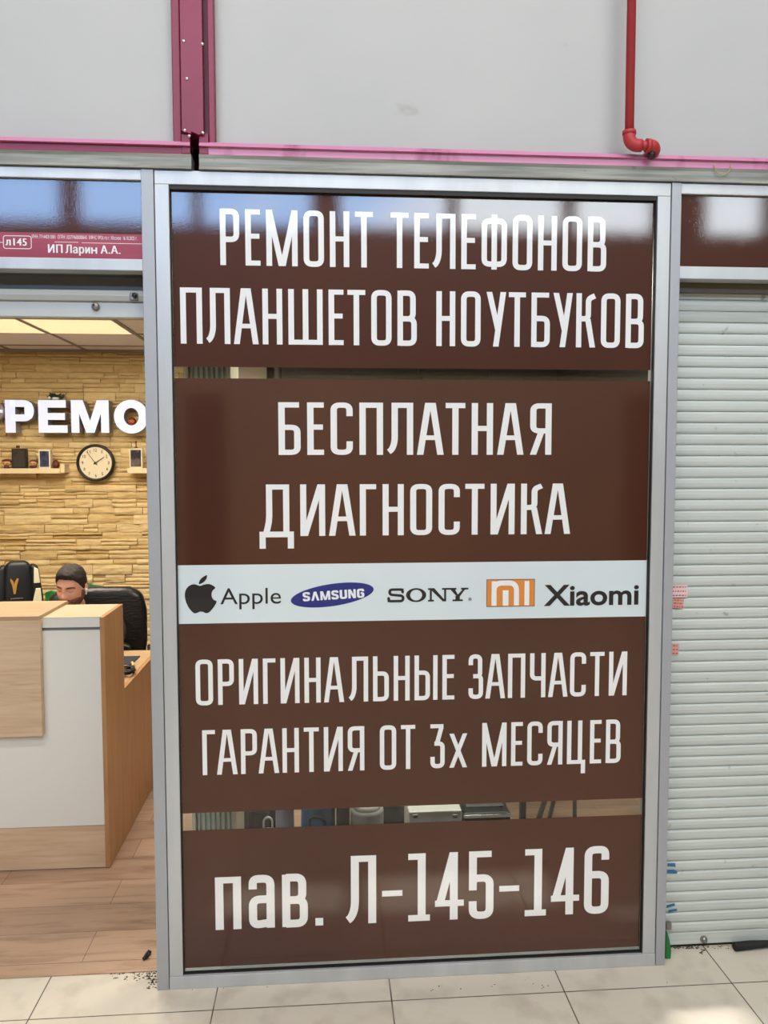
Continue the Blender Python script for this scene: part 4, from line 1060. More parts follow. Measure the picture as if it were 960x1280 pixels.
figurine(8, .075, .085, 'round headed brown haired toy left of the dark phone box', True)
figurine(41.5, .070, .068, 'round headed toy between the dark box and the white box', False)
b = onY(69.5, 585.5, 3.88); mb = MB(); mb.lathe([(.018, 0), (.027, .012), (.0295, .028), (.026, .046), (.017, .060), (.008, .067), (.002, .069)], (b.x, 3.89, SHZ1+.0002), 24)
t = thing('egg_figure', (b.x, 3.89, SHZ1), 'maroon egg shaped ornament at the right end of the left shelf', 'ornament')
mb.build('shell', m_maroon, t); MB().lathe([(.020, .0), (.020, .004), (.014, .004)], (b.x, 3.868, SHZ1+.030), 20, 'y').build('face_ring', m_brownv, t)
b = onY(22.5, 560.5, 3.89); mb = MB().box(b.x-.012, b.x+.012, 3.878, 3.902, b.z+.0006, b.z+.024); tag(mb.build('small_cube', m_brownv, bevel=.003), 'tiny brown trinket on top of the dark phone box', 'trinket')
b = onY(170, 560, 3.89); mb = MB().lathe([(.014, .0006), (.014, .006), (.005, .012), (.004, .040), (.007, .044), (.006, .056), (.002, .058)], (b.x, 3.893, b.z), 16)
tag(mb.build('spire_ornament', m_maroon), 'thin maroon spire ornament on top of the right shelf box', 'ornament')
# figure seen in the hollow of О
b = onY(165, 533, 3.94); t = thing('red_toy', (b.x, 3.93, b.z-.03), 'small red toy seen through the hollow of the glowing О', 'toy')
MB().ball((b.x, 3.945, b.z+.034), (.034, .03, .042), 18, 12).build('body', mat('red vinyl', rgb(150, 52, 34), 0.5), t)
gl_ = MB()
for s_ in (-1, 1): pp = []; stroke(pp, [(b.x+s_*.013+.010*math.cos(2*PI*k/14), b.z+.040+.008*math.sin(2*PI*k/14)) for k in range(14)], .003, 0, True); [gl_.prism(ccw(q), 3.912, 3.916) for q in pp]
gl_.build('spectacles', m_gold, t)

# clock
cc = onY(119.5, 578.5, 3.955); R_ = (onY(143.5, 578, 3.955).x-onY(95.7, 578, 3.955).x)/2
ck = thing('wall_clock', (cc.x, 3.99, cc.z), 'round black rimmed wall clock on the tan stone', 'clock')
y0 = 3.955
MB().lathe([(R_*.96, -.035), (R_, -.02), (R_, .006), (R_*.95, .016), (R_*.88, .014), (R_*.845, .0), (R_*.84, -.02)], (cc.x, y0, cc.z), 56, 'y').build('rim', m_blackpl, ck)
MB().lathe([(R_*.86, -.02), (R_*.86, .0)], (cc.x, y0, cc.z), 48, 'y', smooth=False).build('dial', mat('cream dial', rgb(234, 222, 190), 0.5), ck)
for k in range(1, 13):
    a_ = PI/2-k*PI/6; rr_ = R_*.68; hh_ = R_*.17; wd = R_*(.035 if k == 1 else .09 if k < 10 else .16)
    font_text('numeral', str(k), m_blackpl, ck, cc.x+rr_*math.cos(a_)-wd/2, cc.x+rr_*math.cos(a_)+wd/2, cc.z+rr_*math.sin(a_)-hh_/2, cc.z+rr_*math.sin(a_)+hh_/2, y0-.0015, .01)
def hand(name, ang, L_, w_, y):
    d_ = Vector((math.sin(ang), math.cos(ang))); n_ = Vector((d_.y, -d_.x)); o_ = Vector((cc.x, cc.z))
    q = [o_-d_*L_*.2-n_*w_, o_-d_*L_*.2+n_*w_, o_+d_*L_+n_*w_*.5, o_+d_*L_-n_*w_*.5]
    MB().prism(ccw([tuple(v_) for v_ in q]), y, y+.0012).build(name, m_blackpl, ck)
hand('hour_hand', math.radians(57), R_*.56, .0040, y0-.006); hand('minute_hand', math.radians(-37), R_*.76, .0028, y0-.009)
MB().lathe([(.007, 0), (.007, .011)], (cc.x, y0, cc.z), 14, 'y').build('pivot', m_blackpl, ck)

# ---------------------------------------------------------------- chairs
def rounded_slab(poly, y0, y1, name, m, parent, sub=2, crease=False, bev=.03, piv=None, lean=0.0, yaw=0.0):
    mb = MB().prism(poly, y0, y1)
    if piv is not None:
        mb.rot(lean, piv, 'X'); mb.rot(yaw, piv, 'Z')
    return mb.build(name, m, parent, bevel=bev, seg=4, smooth=True)
# executive chair
ecx, ecy, eyaw = -.86, 2.22, .22
ec = thing('office_chair', (ecx, ecy, 0), 'high backed black leather office chair behind the man', 'chair')
piv = (ecx, ecy, 0)
def E_(mb): return mb.rot(eyaw, piv, 'Z')
hw_ = .30
bk0 = [(ecx-hw_+.03, .50), (ecx+hw_-.03, .50), (ecx+hw_, .70), (ecx+hw_, .90), (ecx+hw_-.025, 1.005), (ecx+hw_-.10, 1.045), (ecx, 1.055), (ecx-hw_+.10, 1.045), (ecx-hw_+.025, 1.005), (ecx-hw_, .90), (ecx-hw_, .70)]
E_(MB().prism(bk0, ecy+.06, ecy+.17)).build('backrest', m_leather, ec, bevel=.045, seg=5, smooth=True)
E_(MB().prism([(ecx-.20, .46), (ecx+.20, .46), (ecx+.21, .68), (ecx+.12, .72), (ecx-.12, .72), (ecx-.21, .68)], ecy+.03, ecy+.08)).build('back_cushion', m_leather, ec, bevel=.024, seg=4, smooth=True)
E_(MB().box(ecx-.27, ecx+.27, ecy-.42, ecy+.09, .33, .415)).build('seat', m_leather, ec, bevel=.045, seg=5, smooth=True)
for s_ in (-1, 1):
    ar = E_(MB().tube([(ecx+s_*.30, ecy-.30, .45), (ecx+s_*.33, ecy-.30, .60), (ecx+s_*.33, ecy-.26, .66), (ecx+s_*.33, ecy+.02, .66), (ecx+s_*.31, ecy+.09, .62)], .022, 12)).build('armrest', m_blackpl, ec)
    E_(MB().box(ecx+s_*.33-.032, ecx+s_*.33+.032, ecy-.26, ecy-.02, .67, .70)).build('arm_pad', m_leather, ar, bevel=.012, seg=3)
E_(MB().lathe([(.05, .12), (.05, .20), (.028, .205), (.028, .30), (.07, .31), (.07, .34)], (ecx, ecy-.14, 0), 20)).build('gas_column', m_chrome, ec)
def star_base(cx_, cy_, parent, m):
    for k in range(5):
        a_ = 2*PI*k/5+.3; d_ = (math.cos(a_), math.sin(a_))
        l_ = MB().tube([(cx_+.03*d_[0], cy_+.03*d_[1], .13), (cx_+.29*d_[0], cy_+.29*d_[1], .085)], [.026, .017], 10).build('base_arm', m, parent)
        w_ = MB(); w_.lathe([(.012, -.022), (.029, -.020), (.029, .020), (.012, .022)], (cx_+.29*d_[0], cy_+.29*d_[1], .034), 16, 'x'); w_.tube([(cx_+.29*d_[0], cy_+.29*d_[1], .05), (cx_+.29*d_[0], cy_+.29*d_[1], .09)], .008, 8); w_.build('caster', m_blackpl, l_)
star_base(ecx, ecy-.14, ec, m_blackpl)
# gaming chair
gcx, gcy, gyaw = -1.505, 2.72, .38
gc = thing('gaming_chair', (gcx, gcy, 0), 'black gaming chair with cream stripes and gold emblem at left', 'chair')
pv = (gcx, gcy, 0)
def G_(mb): return mb.rot(gyaw, pv, 'Z')
top = 1.165
G_(MB().prism([(gcx-.15, .46), (gcx+.13, .46), (gcx+.13, .80), (gcx+.095, 1.10), (gcx+.06, top), (gcx-.06, top), (gcx-.095, 1.10), (gcx-.15, .80)], gcy+.02, gcy+.12)).build('backrest', m_game, gc, bevel=.03, seg=4, smooth=True)
for s_ in (-1, 1):
    wg = G_(MB().prism(ccw([(gcx+s_*.09, .52), (gcx+s_*.150, .60), (gcx+s_*.150, .92), (gcx+s_*.125, 1.13), (gcx+s_*.075, 1.15), (gcx+s_*.085, .90)]), gcy-.022, gcy+.10)).build('side_wing', m_game, gc, bevel=.022, seg=3, smooth=True)
    if s_ > 0: G_(MB().prism(ccw([(gcx+s_*.092, 1.02), (gcx+s_*.132, 1.02), (gcx+s_*.122, 1.115), (gcx+s_*.096, 1.130)]), gcy-.030, gcy-.016)).build('stripe', m_cream, wg, bevel=.004)
    if s_ > 0: G_(MB().prism(ccw([(gcx+s_*.098, .72), (gcx+s_*.130, .72), (gcx+s_*.142, .86), (gcx+s_*.134, .985), (gcx+s_*.104, .985), (gcx+s_*.080, .88)]), gcy-.030, gcy-.016)).build('stripe', m_cream, wg, bevel=.004)
em = MB(); em.prism([(gcx-.012, .93), (gcx+.004, .93), (gcx+.018, .99), (gcx+.034, 1.03), (gcx+.02, 1.035), (gcx+.0, 1.01), (gcx-.004, .99), (gcx-.012, 1.015), (gcx-.034, 1.035), (gcx-.040, 1.02), (gcx-.024, .99)], gcy+.012, gcy+.021)
em.v = [(gcx-.022+(x-gcx)*.72, y, z+.02) for x, y, z in em.v]; G_(em).build('gold_emblem', m_gold, gc)
em = MB(); 
for k in range(7): em.box(gcx-.050+k*.011, gcx-.042+k*.011, gcy+.014, gcy+.021, .915, .922)
G_(em).build('stitched_mark', m_greytext, gc)
G_(MB().box(gcx-.24, gcx+.24, gcy-.44, gcy+.05, .40, .50)).build('seat', m_game, gc, bevel=.04, seg=4, smooth=True)
for s_ in (-1, 1):
    a_ = G_(MB().box(gcx+s_*.29-.02, gcx+s_*.29+.02, gcy-.22, gcy-.14, .42, .68)).build('armrest', m_blackpl, gc, bevel=.008)
    G_(MB().box(gcx+s_*.29-.045, gcx+s_*.29+.045, gcy-.32, gcy-.04, .68, .71)).build('arm_pad', m_blackpl, a_, bevel=.012)
G_(MB().lathe([(.05, .12), (.05, .20), (.026, .205), (.026, .36), (.07, .37), (.07, .41)], (gcx, gcy-.16, 0), 20)).build('gas_column', m_blackpl, gc)
star_base(gcx, gcy-.16, gc, m_blackpl)

# green board with irregular top standing behind the chair
bd = MB(); pts = []
for u, v in ((56, 741), (63, 738.5), (72, 741), (86, 733), (111, 731), (124, 732.5), (137, 735.5), (150, 737.5), (163, 736.5), (172, 739)):
    p = onY(u, v, 3.0); pts.append((p.x, p.z))
poly = [(pts[0][0], .45), (pts[-1][0], .45)]+list(reversed(pts))
tag(bd.prism(poly, 3.0, 3.03).build('green_board', m_green, bevel=.004), 'dark green board with uneven top edge showing behind the seated man', 'board')
tag(MB().box(-2.1, -.70, 2.90, 3.3, .42, .45).build('side_table', m_maple, bevel=.003), 'pale low bench top behind the chairs carrying the green board', 'table')
for o_ in [bpy.data.objects['side_table']]:
    for x_ in (-2.05, -.75):
        for y_ in (2.93, 3.27): MB().box(x_-.02, x_+.02, y_-.02, y_+.02, .004, .42).build('leg', m_maple, o_)

# ---------------------------------------------------------------- seated man
ps = thing('person', (-.90, 2.06, 0), 'bearded dark haired man in dark shirt sitting behind the counter, looking down', 'person')
def skin_mesh(verts, edges, radii, sub=2):
    me = bpy.data.meshes.new('tmp'); me.from_pydata(verts, edges, [])
    o = bpy.data.objects.new('tmp', me); COL.objects.link(o)
    o.modifiers.new('skin', 'SKIN').use_smooth_shade = True
    for i, r in enumerate(radii):
        d = me.skin_vertices[0].data[i]; d.radius = (r if isinstance(r, tuple) else (r, r)); d.use_root = (i == 0)
    s_ = o.modifiers.new('sub', 'SUBSURF'); s_.levels = s_.render_levels = sub
    out = bpy.data.meshes.new_from_object(o.evaluated_get(bpy.context.evaluated_depsgraph_get()))
    bpy.data.objects.remove(o); return out
HC = Vector((-.925, 1.985, 1.108)); HS = 1.0
HM = Matrix.Translation(HC) @ Matrix.Rotation(-.16, 4, 'Z') @ Matrix.Rotation(.20, 4, 'X') @ Matrix.Rotation(.05, 4, 'Y')
def gs(x, z, x0, z0, sx_, sz_): return math.exp(-((x-x0)/sx_)**2-((z-z0)/sz_)**2)
def head_fn(p, q):
    q = q.copy(); z = p.z
    if z < 0:
        t = -z; q.x *= 1+.10*t-.16*t*t
        if p.y > 0: q.y *= 1-.42*t
        if p.y < 0: q.y -= .016*t*(-p.y)**.5; q.z -= .004*t
    else: q.x *= 1.0+.03*z
    if p.y < 0:
        x, zz = q.x, q.z; f = 0
        f += .012*gs(x,zz,0,.004,.009,.024)+.022*gs(x,zz,0,-.026,.011,.013)+.008*(gs(x,zz,.012,-.031,.008,.008)+gs(x,zz,-.012,-.031,.008,.008))
        for s_ in (-1, 1):
            f += -.013*gs(x,zz,s_*.033,.010,.016,.012)+.007*gs(x,zz,s_*.032,.008,.012,.008)+.006*gs(x,zz,s_*.030,.031,.022,.008)+.004*gs(x,zz,s_*.042,-.022,.018,.016)
        f += .006*gs(x,zz,0,-.056,.020,.006)+.006*gs(x,zz,0,-.068,.018,.006)-.003*gs(x,zz,0,-.062,.022,.003)+.009*gs(x,zz,0,-.094,.020,.016)
        q.y -= f
    return q
RH = (.077, .096, .116)
hb = MB(); hb.ball((0,0,0), RH, 72, 54, fn=head_fn)
for s_ in (-1, 1): hb.ball((s_*.080, .010, -.004), (.011, .019, .031), 16, 12)
hb.v = [tuple(HM @ Vector(v)) for v in hb.v]
body = bmesh.new()
tmp = bpy.data.meshes.new('tmp'); tmp.from_pydata(hb.v, [], hb.f); body.from_mesh(tmp)
V = [(-.89,2.10,.52), (-.89,2.10,.62), (-.895,2.09,.74), (-.90,2.07,.85), (-.91,2.045,.935), (-.918,2.03,.985), (-.922,2.02,1.05)]
R_b = [(.14,.10), (.115,.08), (.115,.08), (.120,.075), (.068,.055), .054, .056]
Eg = [(0,1),(1,2),(2,3),(3,4),(4,5),(5,6)]
def limb(start, pts, rr):
    a = start
    for p, r in zip(pts, rr): V.append(p); R_b.append(r); Eg.append((a, len(V)-1)); a = len(V)-1
    return a
wrists = []
for s_ in (-1, 1):
    w_ = limb(3, [(-.90+s_*.17,2.06,.905), (-.90+s_*.215,2.02,.83), (-.90+s_*.225,1.90,.775), (-.90+s_*.17,1.78,.775), (-.90+s_*.10,1.68,.775), (-.90+s_*.075,1.635,.772)], [.048,.046,.043,.040,.028,(.030,.022)])
    wrists.append((s_, w_))
    limb(0, [(-.89+s_*.10,2.04,.50), (-.89+s_*.12,1.86,.505), (-.89+s_*.13,1.66,.50), (-.89+s_*.13,1.62,.30), (-.89+s_*.13,1.64,.09), (-.89+s_*.14,1.54,.045)], [.085,.080,.062,.056,.042,.040])
body.from_mesh(skin_mesh(V, Eg, R_b, 2))
for s_, w_ in wrists:                         # five fingers, each a short chain rooted in the palm
    b0 = Vector((-.90+s_*.075, 1.640, .772))
    for k, (dx, ln) in enumerate([(.028, .062), (.010, .075), (-.008, .080), (-.025, .070)]):
        a0_ = b0+Vector((s_*dx*1.0-.0, 0, 0)); d_ = Vector((-s_*.25+s_*dx*2, -1, 0)).normalized()
        ch_ = [a0_, a0_+d_*.035, a0_+d_*(.035+ln*.5)+Vector((0,0,.004)), a0_+d_*(.035+ln*.95)+Vector((0,0,-.014))]
        body.from_mesh(skin_mesh([tuple(c_) for c_ in ch_], [(0,1),(1,2),(2,3)], [.0105,.0098,.0088,.0076], 1))
    ch_ = [b0+Vector((-s_*.018, .012, 0)), b0+Vector((-s_*.042, -.018, -.002)), b0+Vector((-s_*.050, -.050, -.006))]
    body.from_mesh(skin_mesh([tuple(c_) for c_ in ch_], [(0,1),(1,2)], [.012,.0105,.009], 1))
me = bpy.data.meshes.new('body'); body.to_mesh(me); body.free(); me.materials.append(m_skin)
bo = bpy.data.objects.new('body', me); COL.objects.link(bo)
rm = bo.modifiers.new('remesh', 'REMESH'); rm.mode = 'VOXEL'; rm.voxel_size = .0045; rm.use_smooth_shade = True
smm = bo.modifiers.new('smooth', 'SMOOTH'); smm.iterations = 2; smm.factor = .4
adopt(bo, ps)
def sstep(a, b, x): t = max(0, min(1, (x-a)/(b-a))); return t*t*(3-2*t)
def hair_fn(p, q):
    h = head_fn(p, q); az = -p.y                # 1 at the face, -1 at the back of the head
    side = abs(h.x)/.077
    line_ = .074-.012*side if az > .62 else (.062-(.62-az)/.50*.070 if az > .12 else -.008-(.12-az)*.055)
    line_ += .004*mnoise.noise((h.x*45, h.y*45, 2.0))
    if az > .45 and side > .55: line_ -= .0
    m_ = sstep(line_-.006, line_+.006, h.z)
    th = .006+.016*sstep(.02, .09, h.z)+.008*sstep(.2, .9, az)*sstep(.055, .085, h.z)
    th += .004*mnoise.noise((h.x*60, h.y*60, h.z*60))
    n_ = h.normalized()
    return h+n_*(th*m_-.010*(1-m_))
hm_ = MB(); hm_.ball((0,0,0), RH, 80, 60, fn=hair_fn); hm_.v = [tuple(HM @ Vector(v)) for v in hm_.v]
hm_.build('hair', m_hair, ps)
def beard_fn(p, q):
    h = head_fn(p, q); az = -p.y; side = abs(h.x)
    jaw = sstep(-.030-.25*max(0, .05-side), -.048-.25*max(0, .05-side), h.z)
    jaw = max(jaw, sstep(.066, .072, side)*sstep(.004, -.006, h.z)*sstep(-.05, .05, az)*sstep(.42, .30, az))
    mou = gs(h.x, h.z, 0, -.046, .026, .0065)
    m_ = max(jaw, min(1, mou*1.6)); m_ *= 1-min(1, 1.5*gs(h.x, h.z, 0, -.061, .019, .0075)); m_ *= sstep(-.12, .02, az)
    return h+h.normalized()*(.0045*m_-.008*(1-m_))
bm2 = MB(); bm2.ball((0,0,0), RH, 80, 60, fn=beard_fn); bm2.v = [tuple(HM @ Vector(v)) for v in bm2.v]
bm2.build('beard', m_stub, ps)
def front(x, z, out=.002):                        # point on the face at lateral x, height z
    best = None
    for j in range(1, 90):
        for az_ in (0,):
            pass
    # solve the parametric sphere for (x, z) by a short search
    t, w_ = math.acos(max(-1, min(1, z/RH[2]))), -PI/2+x/.08
    for _ in range(40):
        p = Vector((math.sin(t)*math.cos(w_), math.sin(t)*math.sin(w_), math.cos(t))); q = head_fn(p, Vector((p.x*RH[0], p.y*RH[1], p.z*RH[2])))
        t += (q.z-z)*4; w_ -= (q.x-x)*6
    return HM @ (q+Vector((0, -out, 0)))
for s_ in (-1, 1):
    MB().tube([front(s_*(.014+.010*k), .024+[.0, .003, .0045, .003, -.002][k], .001) for k in range(5)], [.0026, .0036, .0036, .0030, .0018], 8).build('eyebrow', m_hair, ps)
    MB().tube([front(s_*(.021+.006*k), .0035-[.0, .0015, .002, .0015, 0][k]*1.5, -.0005) for k in range(5)], [.0010, .0015, .0016, .0015, .0010], 6).build('eyelash', m_hair, ps)
MB().tube([front(-.020+.008*k, -.0615+[.0, .0, -.001, -.001, 0, 0][k], -.001) for k in range(6)], [.0018, .0036, .0042, .0042, .0036, .0018], 8).build('lips', m_lips, ps)
# clothes
V = [(-.89,2.10,.50), (-.89,2.10,.62), (-.895,2.09,.74), (-.90,2.07,.85), (-.91,2.045,.930), (-.914,2.038,.962), (-.917,2.034,.985)]; R_b = [(.165,.125), (.155,.115), (.162,.122), (.180,.122), (.112,.092), .074, .066]; Eg = [(i, i+1) for i in range(6)]
for s_ in (-1, 1): limb(3, [(-.90+s_*.17,2.06,.905), (-.90+s_*.215,2.02,.83), (-.90+s_*.222,1.945,.785)], [.088,.068,.058])
me = skin_mesh(V, Eg, R_b, 2); me.materials.clear(); me.materials.append(m_shirt); me.name = 'shirt'
so_ = bpy.data.objects.new('shirt', me); COL.objects.link(so_); adopt(so_, ps)
V = [(-.89,2.11,.53), (-.89,2.11,.49)]; R_b = [(.165,.125), (.165,.12)]; Eg = [(0,1)]
for s_ in (-1, 1): limb(1, [(-.89+s_*.10,2.04,.50), (-.89+s_*.12,1.86,.505), (-.89+s_*.13,1.66,.50), (-.89+s_*.13,1.62,.30), (-.89+s_*.13,1.64,.12)], [.095,.090,.074,.070,.062])
me = skin_mesh(V, Eg, R_b, 2); me.materials.clear(); me.materials.append(m_jeans); me.name = 'trousers'
to_ = bpy.data.objects.new('trousers', me); COL.objects.link(to_); adopt(to_, ps)
for s_ in (-1, 1):
    MB().prismx([(1.70, .006), (1.71, .06), (1.68, .11), (1.62, .115), (1.55, .075), (1.48, .055), (1.455, .03), (1.46, .006)], -.89+s_*.135-.046, -.89+s_*.135+.046).build('shoe', m_shoe, ps, bevel=.018, seg=4, smooth=True)
e = HM @ Vector((.089, -.006, -.010)); e2 = HM @ Vector((.090, -.014, -.036))
eb_ = thing('earbud', tuple(e), 'white wireless earbud in the seated man\'s ear', 'earbud')
MB().ball(e, (.0075, .008, .009), 12, 8).build('bud', m_whitepl, eb_); MB().tube([e, e2], [.0042, .0036], 10).build('stem', m_whitepl, eb_)

# ---------------------------------------------------------------- things standing behind the brown window
FZ = .005
def P5(u, v, Y): return onY(u, v, Y)
# tall ribbed cabinet just inside the glass
c0x, c1x = P5(240, 1016, .5).x, P5(296, 1016, .5).x
cb = thing('ribbed_cabinet', ((c0x+c1x)/2, .5, FZ), 'tall pale cabinet with ribbed front, just behind the left edge of the glass', 'cabinet')
MB().box(c0x, c1x, .52, .78, FZ, 2.45).build('body', m_creamp, cb, bevel=.003)
for x_ in (c0x, c1x-.016): MB().box(x_, x_+.016, .490, .522, FZ, 2.45).build('corner_post', m_creamp, cb, bevel=.002)
rb_ = MB(); x_ = c0x+.018; pr_ = []
k = 0
while x_ < c1x-.020:
    pr_ += [(x_, .518), (x_+.004, .506), (x_+.012, .506), (x_+.016, .518)]; x_ += .020
vs = [(x, y, FZ+.02) for x, y in pr_]+[(x, y, 2.43) for x, y in pr_]; n = len(pr_)
rb_.add(vs, [(i, i+1, n+i+1, n+i) for i in range(n-1)]); rb_.build('ribbed_panel', m_pvc, cb)
def bag():
    x0, x1 = P5(304, 1015, .82).x, P5(338, 1015, .82).x
    t = thing('backpack', ((x0+x1)/2, .8, FZ), 'black bag standing right of the ribbed cabinet, seen through the low gap', 'bag')
    MB().prism([(x0-.01, FZ), (x1+.04, FZ), (x1+.05, .25), (x1+.03, .47), (x1-.02, .52), (x0+.02, .52), (x0-.01, .45)], .82, 1.02).build('body', m_game, t, bevel=.03, seg=3, smooth=True)
    MB().prism([(x0+.02, .06), (x1, .06), (x1, .26), (x0+.02, .26)], .795, .825).build('pocket', m_game, t, bevel=.012)
    MB().tube([(x0+.04, .92, .51), (x0+.06, .92, .56), (x1-.04, .92, .56), (x1-.02, .92, .51)], .012, 10).build('handle', m_blackpl, t)
bag()
# white jug with a loop handle
p = P5(335, 1034, .55)
jg = thing('white_jug', (p.x, .55, FZ), 'white jug with an upright loop handle in the low gap', 'jug')
MB().lathe([(.05, 0), (.058, .02), (.056, .22), (.045, p.z-FZ-.03), (.020, p.z-FZ-.010)], (p.x, .55, FZ), 28).build('body', m_whitepl, jg)
MB().tube([(p.x-.018, .55, p.z-.010)]+[(p.x-.018*math.cos(t), .55, p.z+.022+.020*math.sin(t)) for t in [PI*k/8 for k in range(9)]]+[(p.x+.018, .55, p.z-.010)], .0045, 10).build('handle', m_whitepl, jg)
def drum(name, u0, u1, Y, zt, m, label, taper=.82, handle=None):
    x0, x1 = P5(u0, 1030, Y).x, P5(u1, 1030, Y).x; r = (x1-x0)/2; cx_ = (x0+x1)/2
    t = thing(name, (cx_, Y+r, FZ), label, 'canister')
    MB().lathe([(r*1.06, 0), (r*1.08, .02), (r*1.0, zt*.7), (r*.92*taper/.82, zt), (r*.88*taper/.82, zt+.012), (r*.5, zt+.018)], (cx_, Y+r, FZ), 36).build('body', m, t)
    MB().lathe([(r*.42, zt+.016), (r*.42, zt+.05), (r*.30, zt+.055)], (cx_, Y+r, FZ), 24).build('cap', m_whitepl if not handle else m_blackpl, t)
    if handle: MB().tube([(handle[0]-.03, Y-.012, handle[1]-.03), (handle[0]-.028, Y-.015, handle[1]), (handle[0]-.012, Y-.018, handle[1]+.010), (handle[0]+.02, Y-.018, handle[1]+.004), (handle[0]+.034, Y-.015, handle[1]-.016), (handle[0]+.036, Y-.012, handle[1]-.04)], .006, 10).build('handle', m_blackpl, t)
drum('plastic_canister', 344, 367, .60, .50, m_lilac, 'lilac grey canister between the white jug and the blue canister')
hp = P5(396, 1027, .56); drum('plastic_canister', 376, 419, .60, .50, m_bluepl, 'wide blue canister with black handle in the low gap', .86, (hp.x, hp.z))
x0, x1 = P5(420, 1015, .62).x, P5(438, 1015, .62).x
bb = thing('black_box', ((x0+x1)/2, .7, FZ), 'narrow black box between the blue canister and the white cylinder', 'box')
MB().box(x0+.002, x1-.002, .63, .85, FZ, .52).build('case', m_blackpl, bb, bevel=.004); MB().box(x0+.012, x1-.012, .624, .631, .40, .44).build('grille', m_alu_dark, bb)
x0, x1 = P5(438.5, 1020, .52).x, P5(481, 1020, .52).x; r = (x1-x0)/2; zt = P5(460, 1030, .52).z
wc = thing('air_purifier', ((x0+x1)/2, .52+r, FZ), 'white cylindrical appliance standing in the low gap, centre', 'appliance')
MB().lathe([(r*.96, 0), (r, .015), (r, zt+.02), (r*.97, zt+.035)], ((x0+x1)/2, .52+r, FZ), 40).build('body', mat('light grey plastic', rgb(190, 190, 188), .4), wc)
MB().lathe([(r*.80, .0), (r*.80, .010), (r*.6, .022), (r*.2, .028)], ((x0+x1)/2, .52+r, zt+.0405), 40).build('dome_lid', m_whitepl, wc)
x0, x1 = P5(483, 1015, .80).x, P5(509, 1015, .80).x
sb_ = thing('stick_basket', ((x0+x1)/2, .85, FZ), 'dark basket holding wooden sticks beside the white hard case', 'basket')
MB().lathe([(.07, 0), (.085, .02), (.095, .26), (.090, .262), (.080, .024), (.02, .022)], ((x0+x1)/2, .90, FZ), 24).build('basket', m_blackpl, sb_)
r_ = random.Random(2)
for k in range(7):
    a_ = (k-3)*.017; b_ = (k % 2)*.03-.015; tag(MB().tube([((x0+x1)/2+a_*.7, .90+b_, .03), ((x0+x1)/2+a_*1.25, .90+b_*1.6, .50+r_.uniform(0, .08))], .0065, 8).build('wooden_stick', m_oak_v if k % 2 else m_blackpl), 'thin rod standing in the dark basket beside the white case', 'stick', 'rods in the dark basket')
# white hard case with two latches
x0, x1 = P5(511, 1020, .55).x, P5(577.5, 1020, .55).x; zt = P5(545, 1014, .55).z
hc = thing('hard_case', ((x0+x1)/2, .65, FZ), 'white hard case with two latches, seen through the low gap', 'case')
MB().box(x0, x1, .55, .75, FZ, zt).build('shell', m_whitepl, hc, bevel=.006)
for u in (519, 569):
    q = P5(u, 1020, .55); l_ = MB().box(q.x-.011, q.x+.011, .543, .551, q.z-.008, q.z+.008).build('latch', m_alu_dull, hc, bevel=.002); MB().box(q.x-.007, q.x+.007, .541, .544, q.z-.003, q.z+.003).build('latch_slot', m_blackpl, l_)
# dark printer with a chrome front edge
x0, x1 = P5(580, 1020, .58).x, P5(639, 1020, .58).x; zt = P5(610, 1018.5, .58).z
pt = thing('printer', ((x0+x1)/2, .7, FZ), 'dark flat machine with a bright chrome front edge beside the white case', 'printer')
MB().box(x0, x1, .59, .86, FZ, zt+.004).build('housing', m_blackpl, pt, bevel=.006); MB().box(x0, x1+.002, .580, .592, zt-.014, zt).build('chrome_edge', m_chrome, pt, bevel=.003)
MB().box(x0+.02, x1-.02, .64, .84, zt+.0045, zt+.012).build('lid', m_alu_dark, pt, bevel=.003)
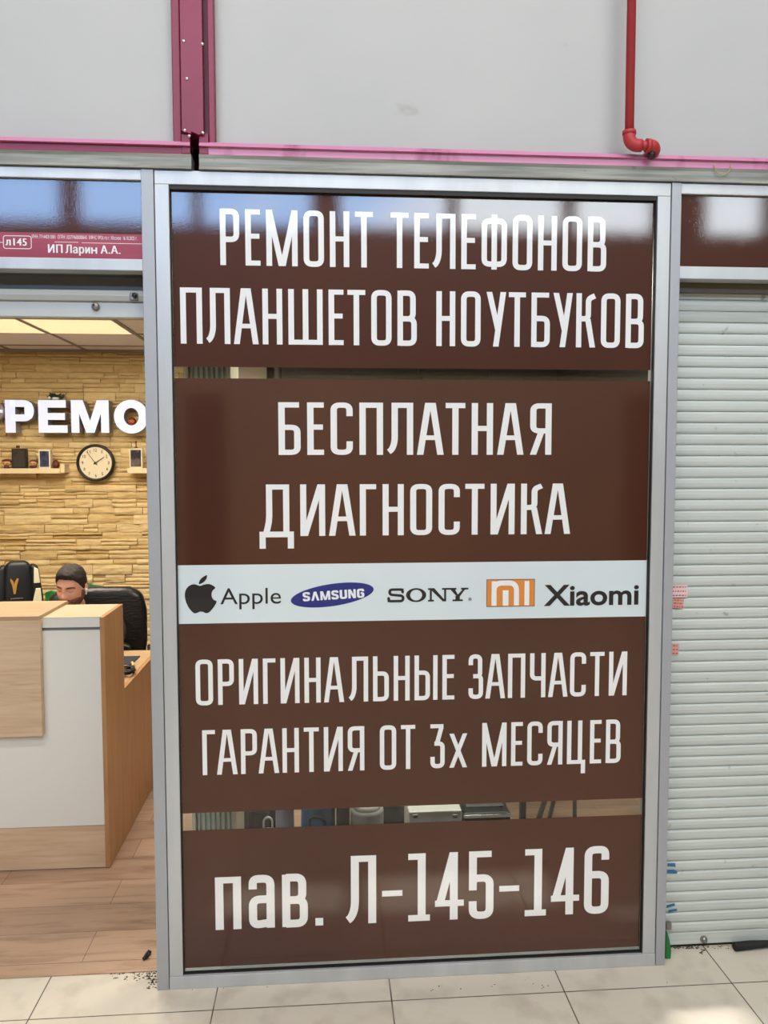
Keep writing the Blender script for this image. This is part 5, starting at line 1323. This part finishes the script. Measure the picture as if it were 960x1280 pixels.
# side table with black legs whose leg shows at right
x_ = P5(654, 1015, .70).x
tt = thing('steel_table', (x_+.2, 1.0, FZ), 'black steel framed bench whose upright leg shows in the low gap', 'table')
for (a_, b_) in ((x_, .70), (x_+.0, 1.5), (1.60, 1.5)): MB().box(a_-.013, a_+.013, b_, b_+.026, FZ, .80).build('leg', m_black_metal, tt)
MB().box(x_-.02, 1.62, .69, 1.54, .80, .83).build('table_top', m_slate, tt, bevel=.003)
# folded tripod legs
q = P5(714, 1004, .95); tp = thing('folded_stand', (q.x, .95, FZ), 'grey folded stand with splayed legs, under the black bench', 'stand')
for dx, dy, w_ in ((-.10, .06, .013), (-.03, .10, .011), (.0, -.05, .010)): MB().tube([(q.x+.004, .95, .62), (q.x+dx*1.3-.01, .95+dy*2, FZ+.008)], w_, 10).build('leg', m_alu_dark, tp)
MB().tube([(q.x, .95, .30), (q.x+.006, .95, .72)], .014, 12).build('column', mat('olive grey metal', rgb(98, 96, 84), .5), tp)
# wardrobes along the back
xw0 = P5(352, 466, 3.4).x
for i in range(2):
    a_ = xw0+i*(2.36-xw0)/2; b_ = xw0+(i+1)*(2.36-xw0)/2-.004
    wd = thing('wardrobe', ((a_+b_)/2, 3.7, FZ), ['tall dark grey wardrobe against the back wall, behind the middle of the window', 'tall dark grey wardrobe against the back wall, behind the right of the window'][i], 'wardrobe')
    MB().box(a_, b_, 3.42, 3.99, FZ, 2.70).build('carcass', m_slate, wd, bevel=.003); m_ = (a_+b_)/2
    for (p_, q_, hx) in ((a_+.004, m_-.002, m_-.04), (m_+.002, b_-.004, m_+.04)):
        d_ = MB().box(p_, q_, 3.40, 3.42, .06, 2.68).build('door', m_slate, wd, bevel=.002); MB().tube([(hx, 3.385, 1.0), (hx, 3.375, 1.02), (hx, 3.375, 1.20), (hx, 3.385, 1.22)], .007, 8).build('handle', m_alu, d_)
x_ = P5(337.5, 466, 3.9).x
tag(MB().tube([(x_, 3.93, FZ), (x_, 3.93, 2.74)], .030, 16).build('riser_pipe', m_black_metal), 'black vertical pipe beside the dark wardrobe, glimpsed in the upper gap', 'pipe')
x_ = P5(347, 466, 3.9).x
tag(MB().tube([(x_, 3.94, FZ), (x_, 3.94, 2.74)], .030, 16).build('riser_pipe', m_alu_dull), 'grey vertical pipe right of the black one in the upper gap', 'pipe')
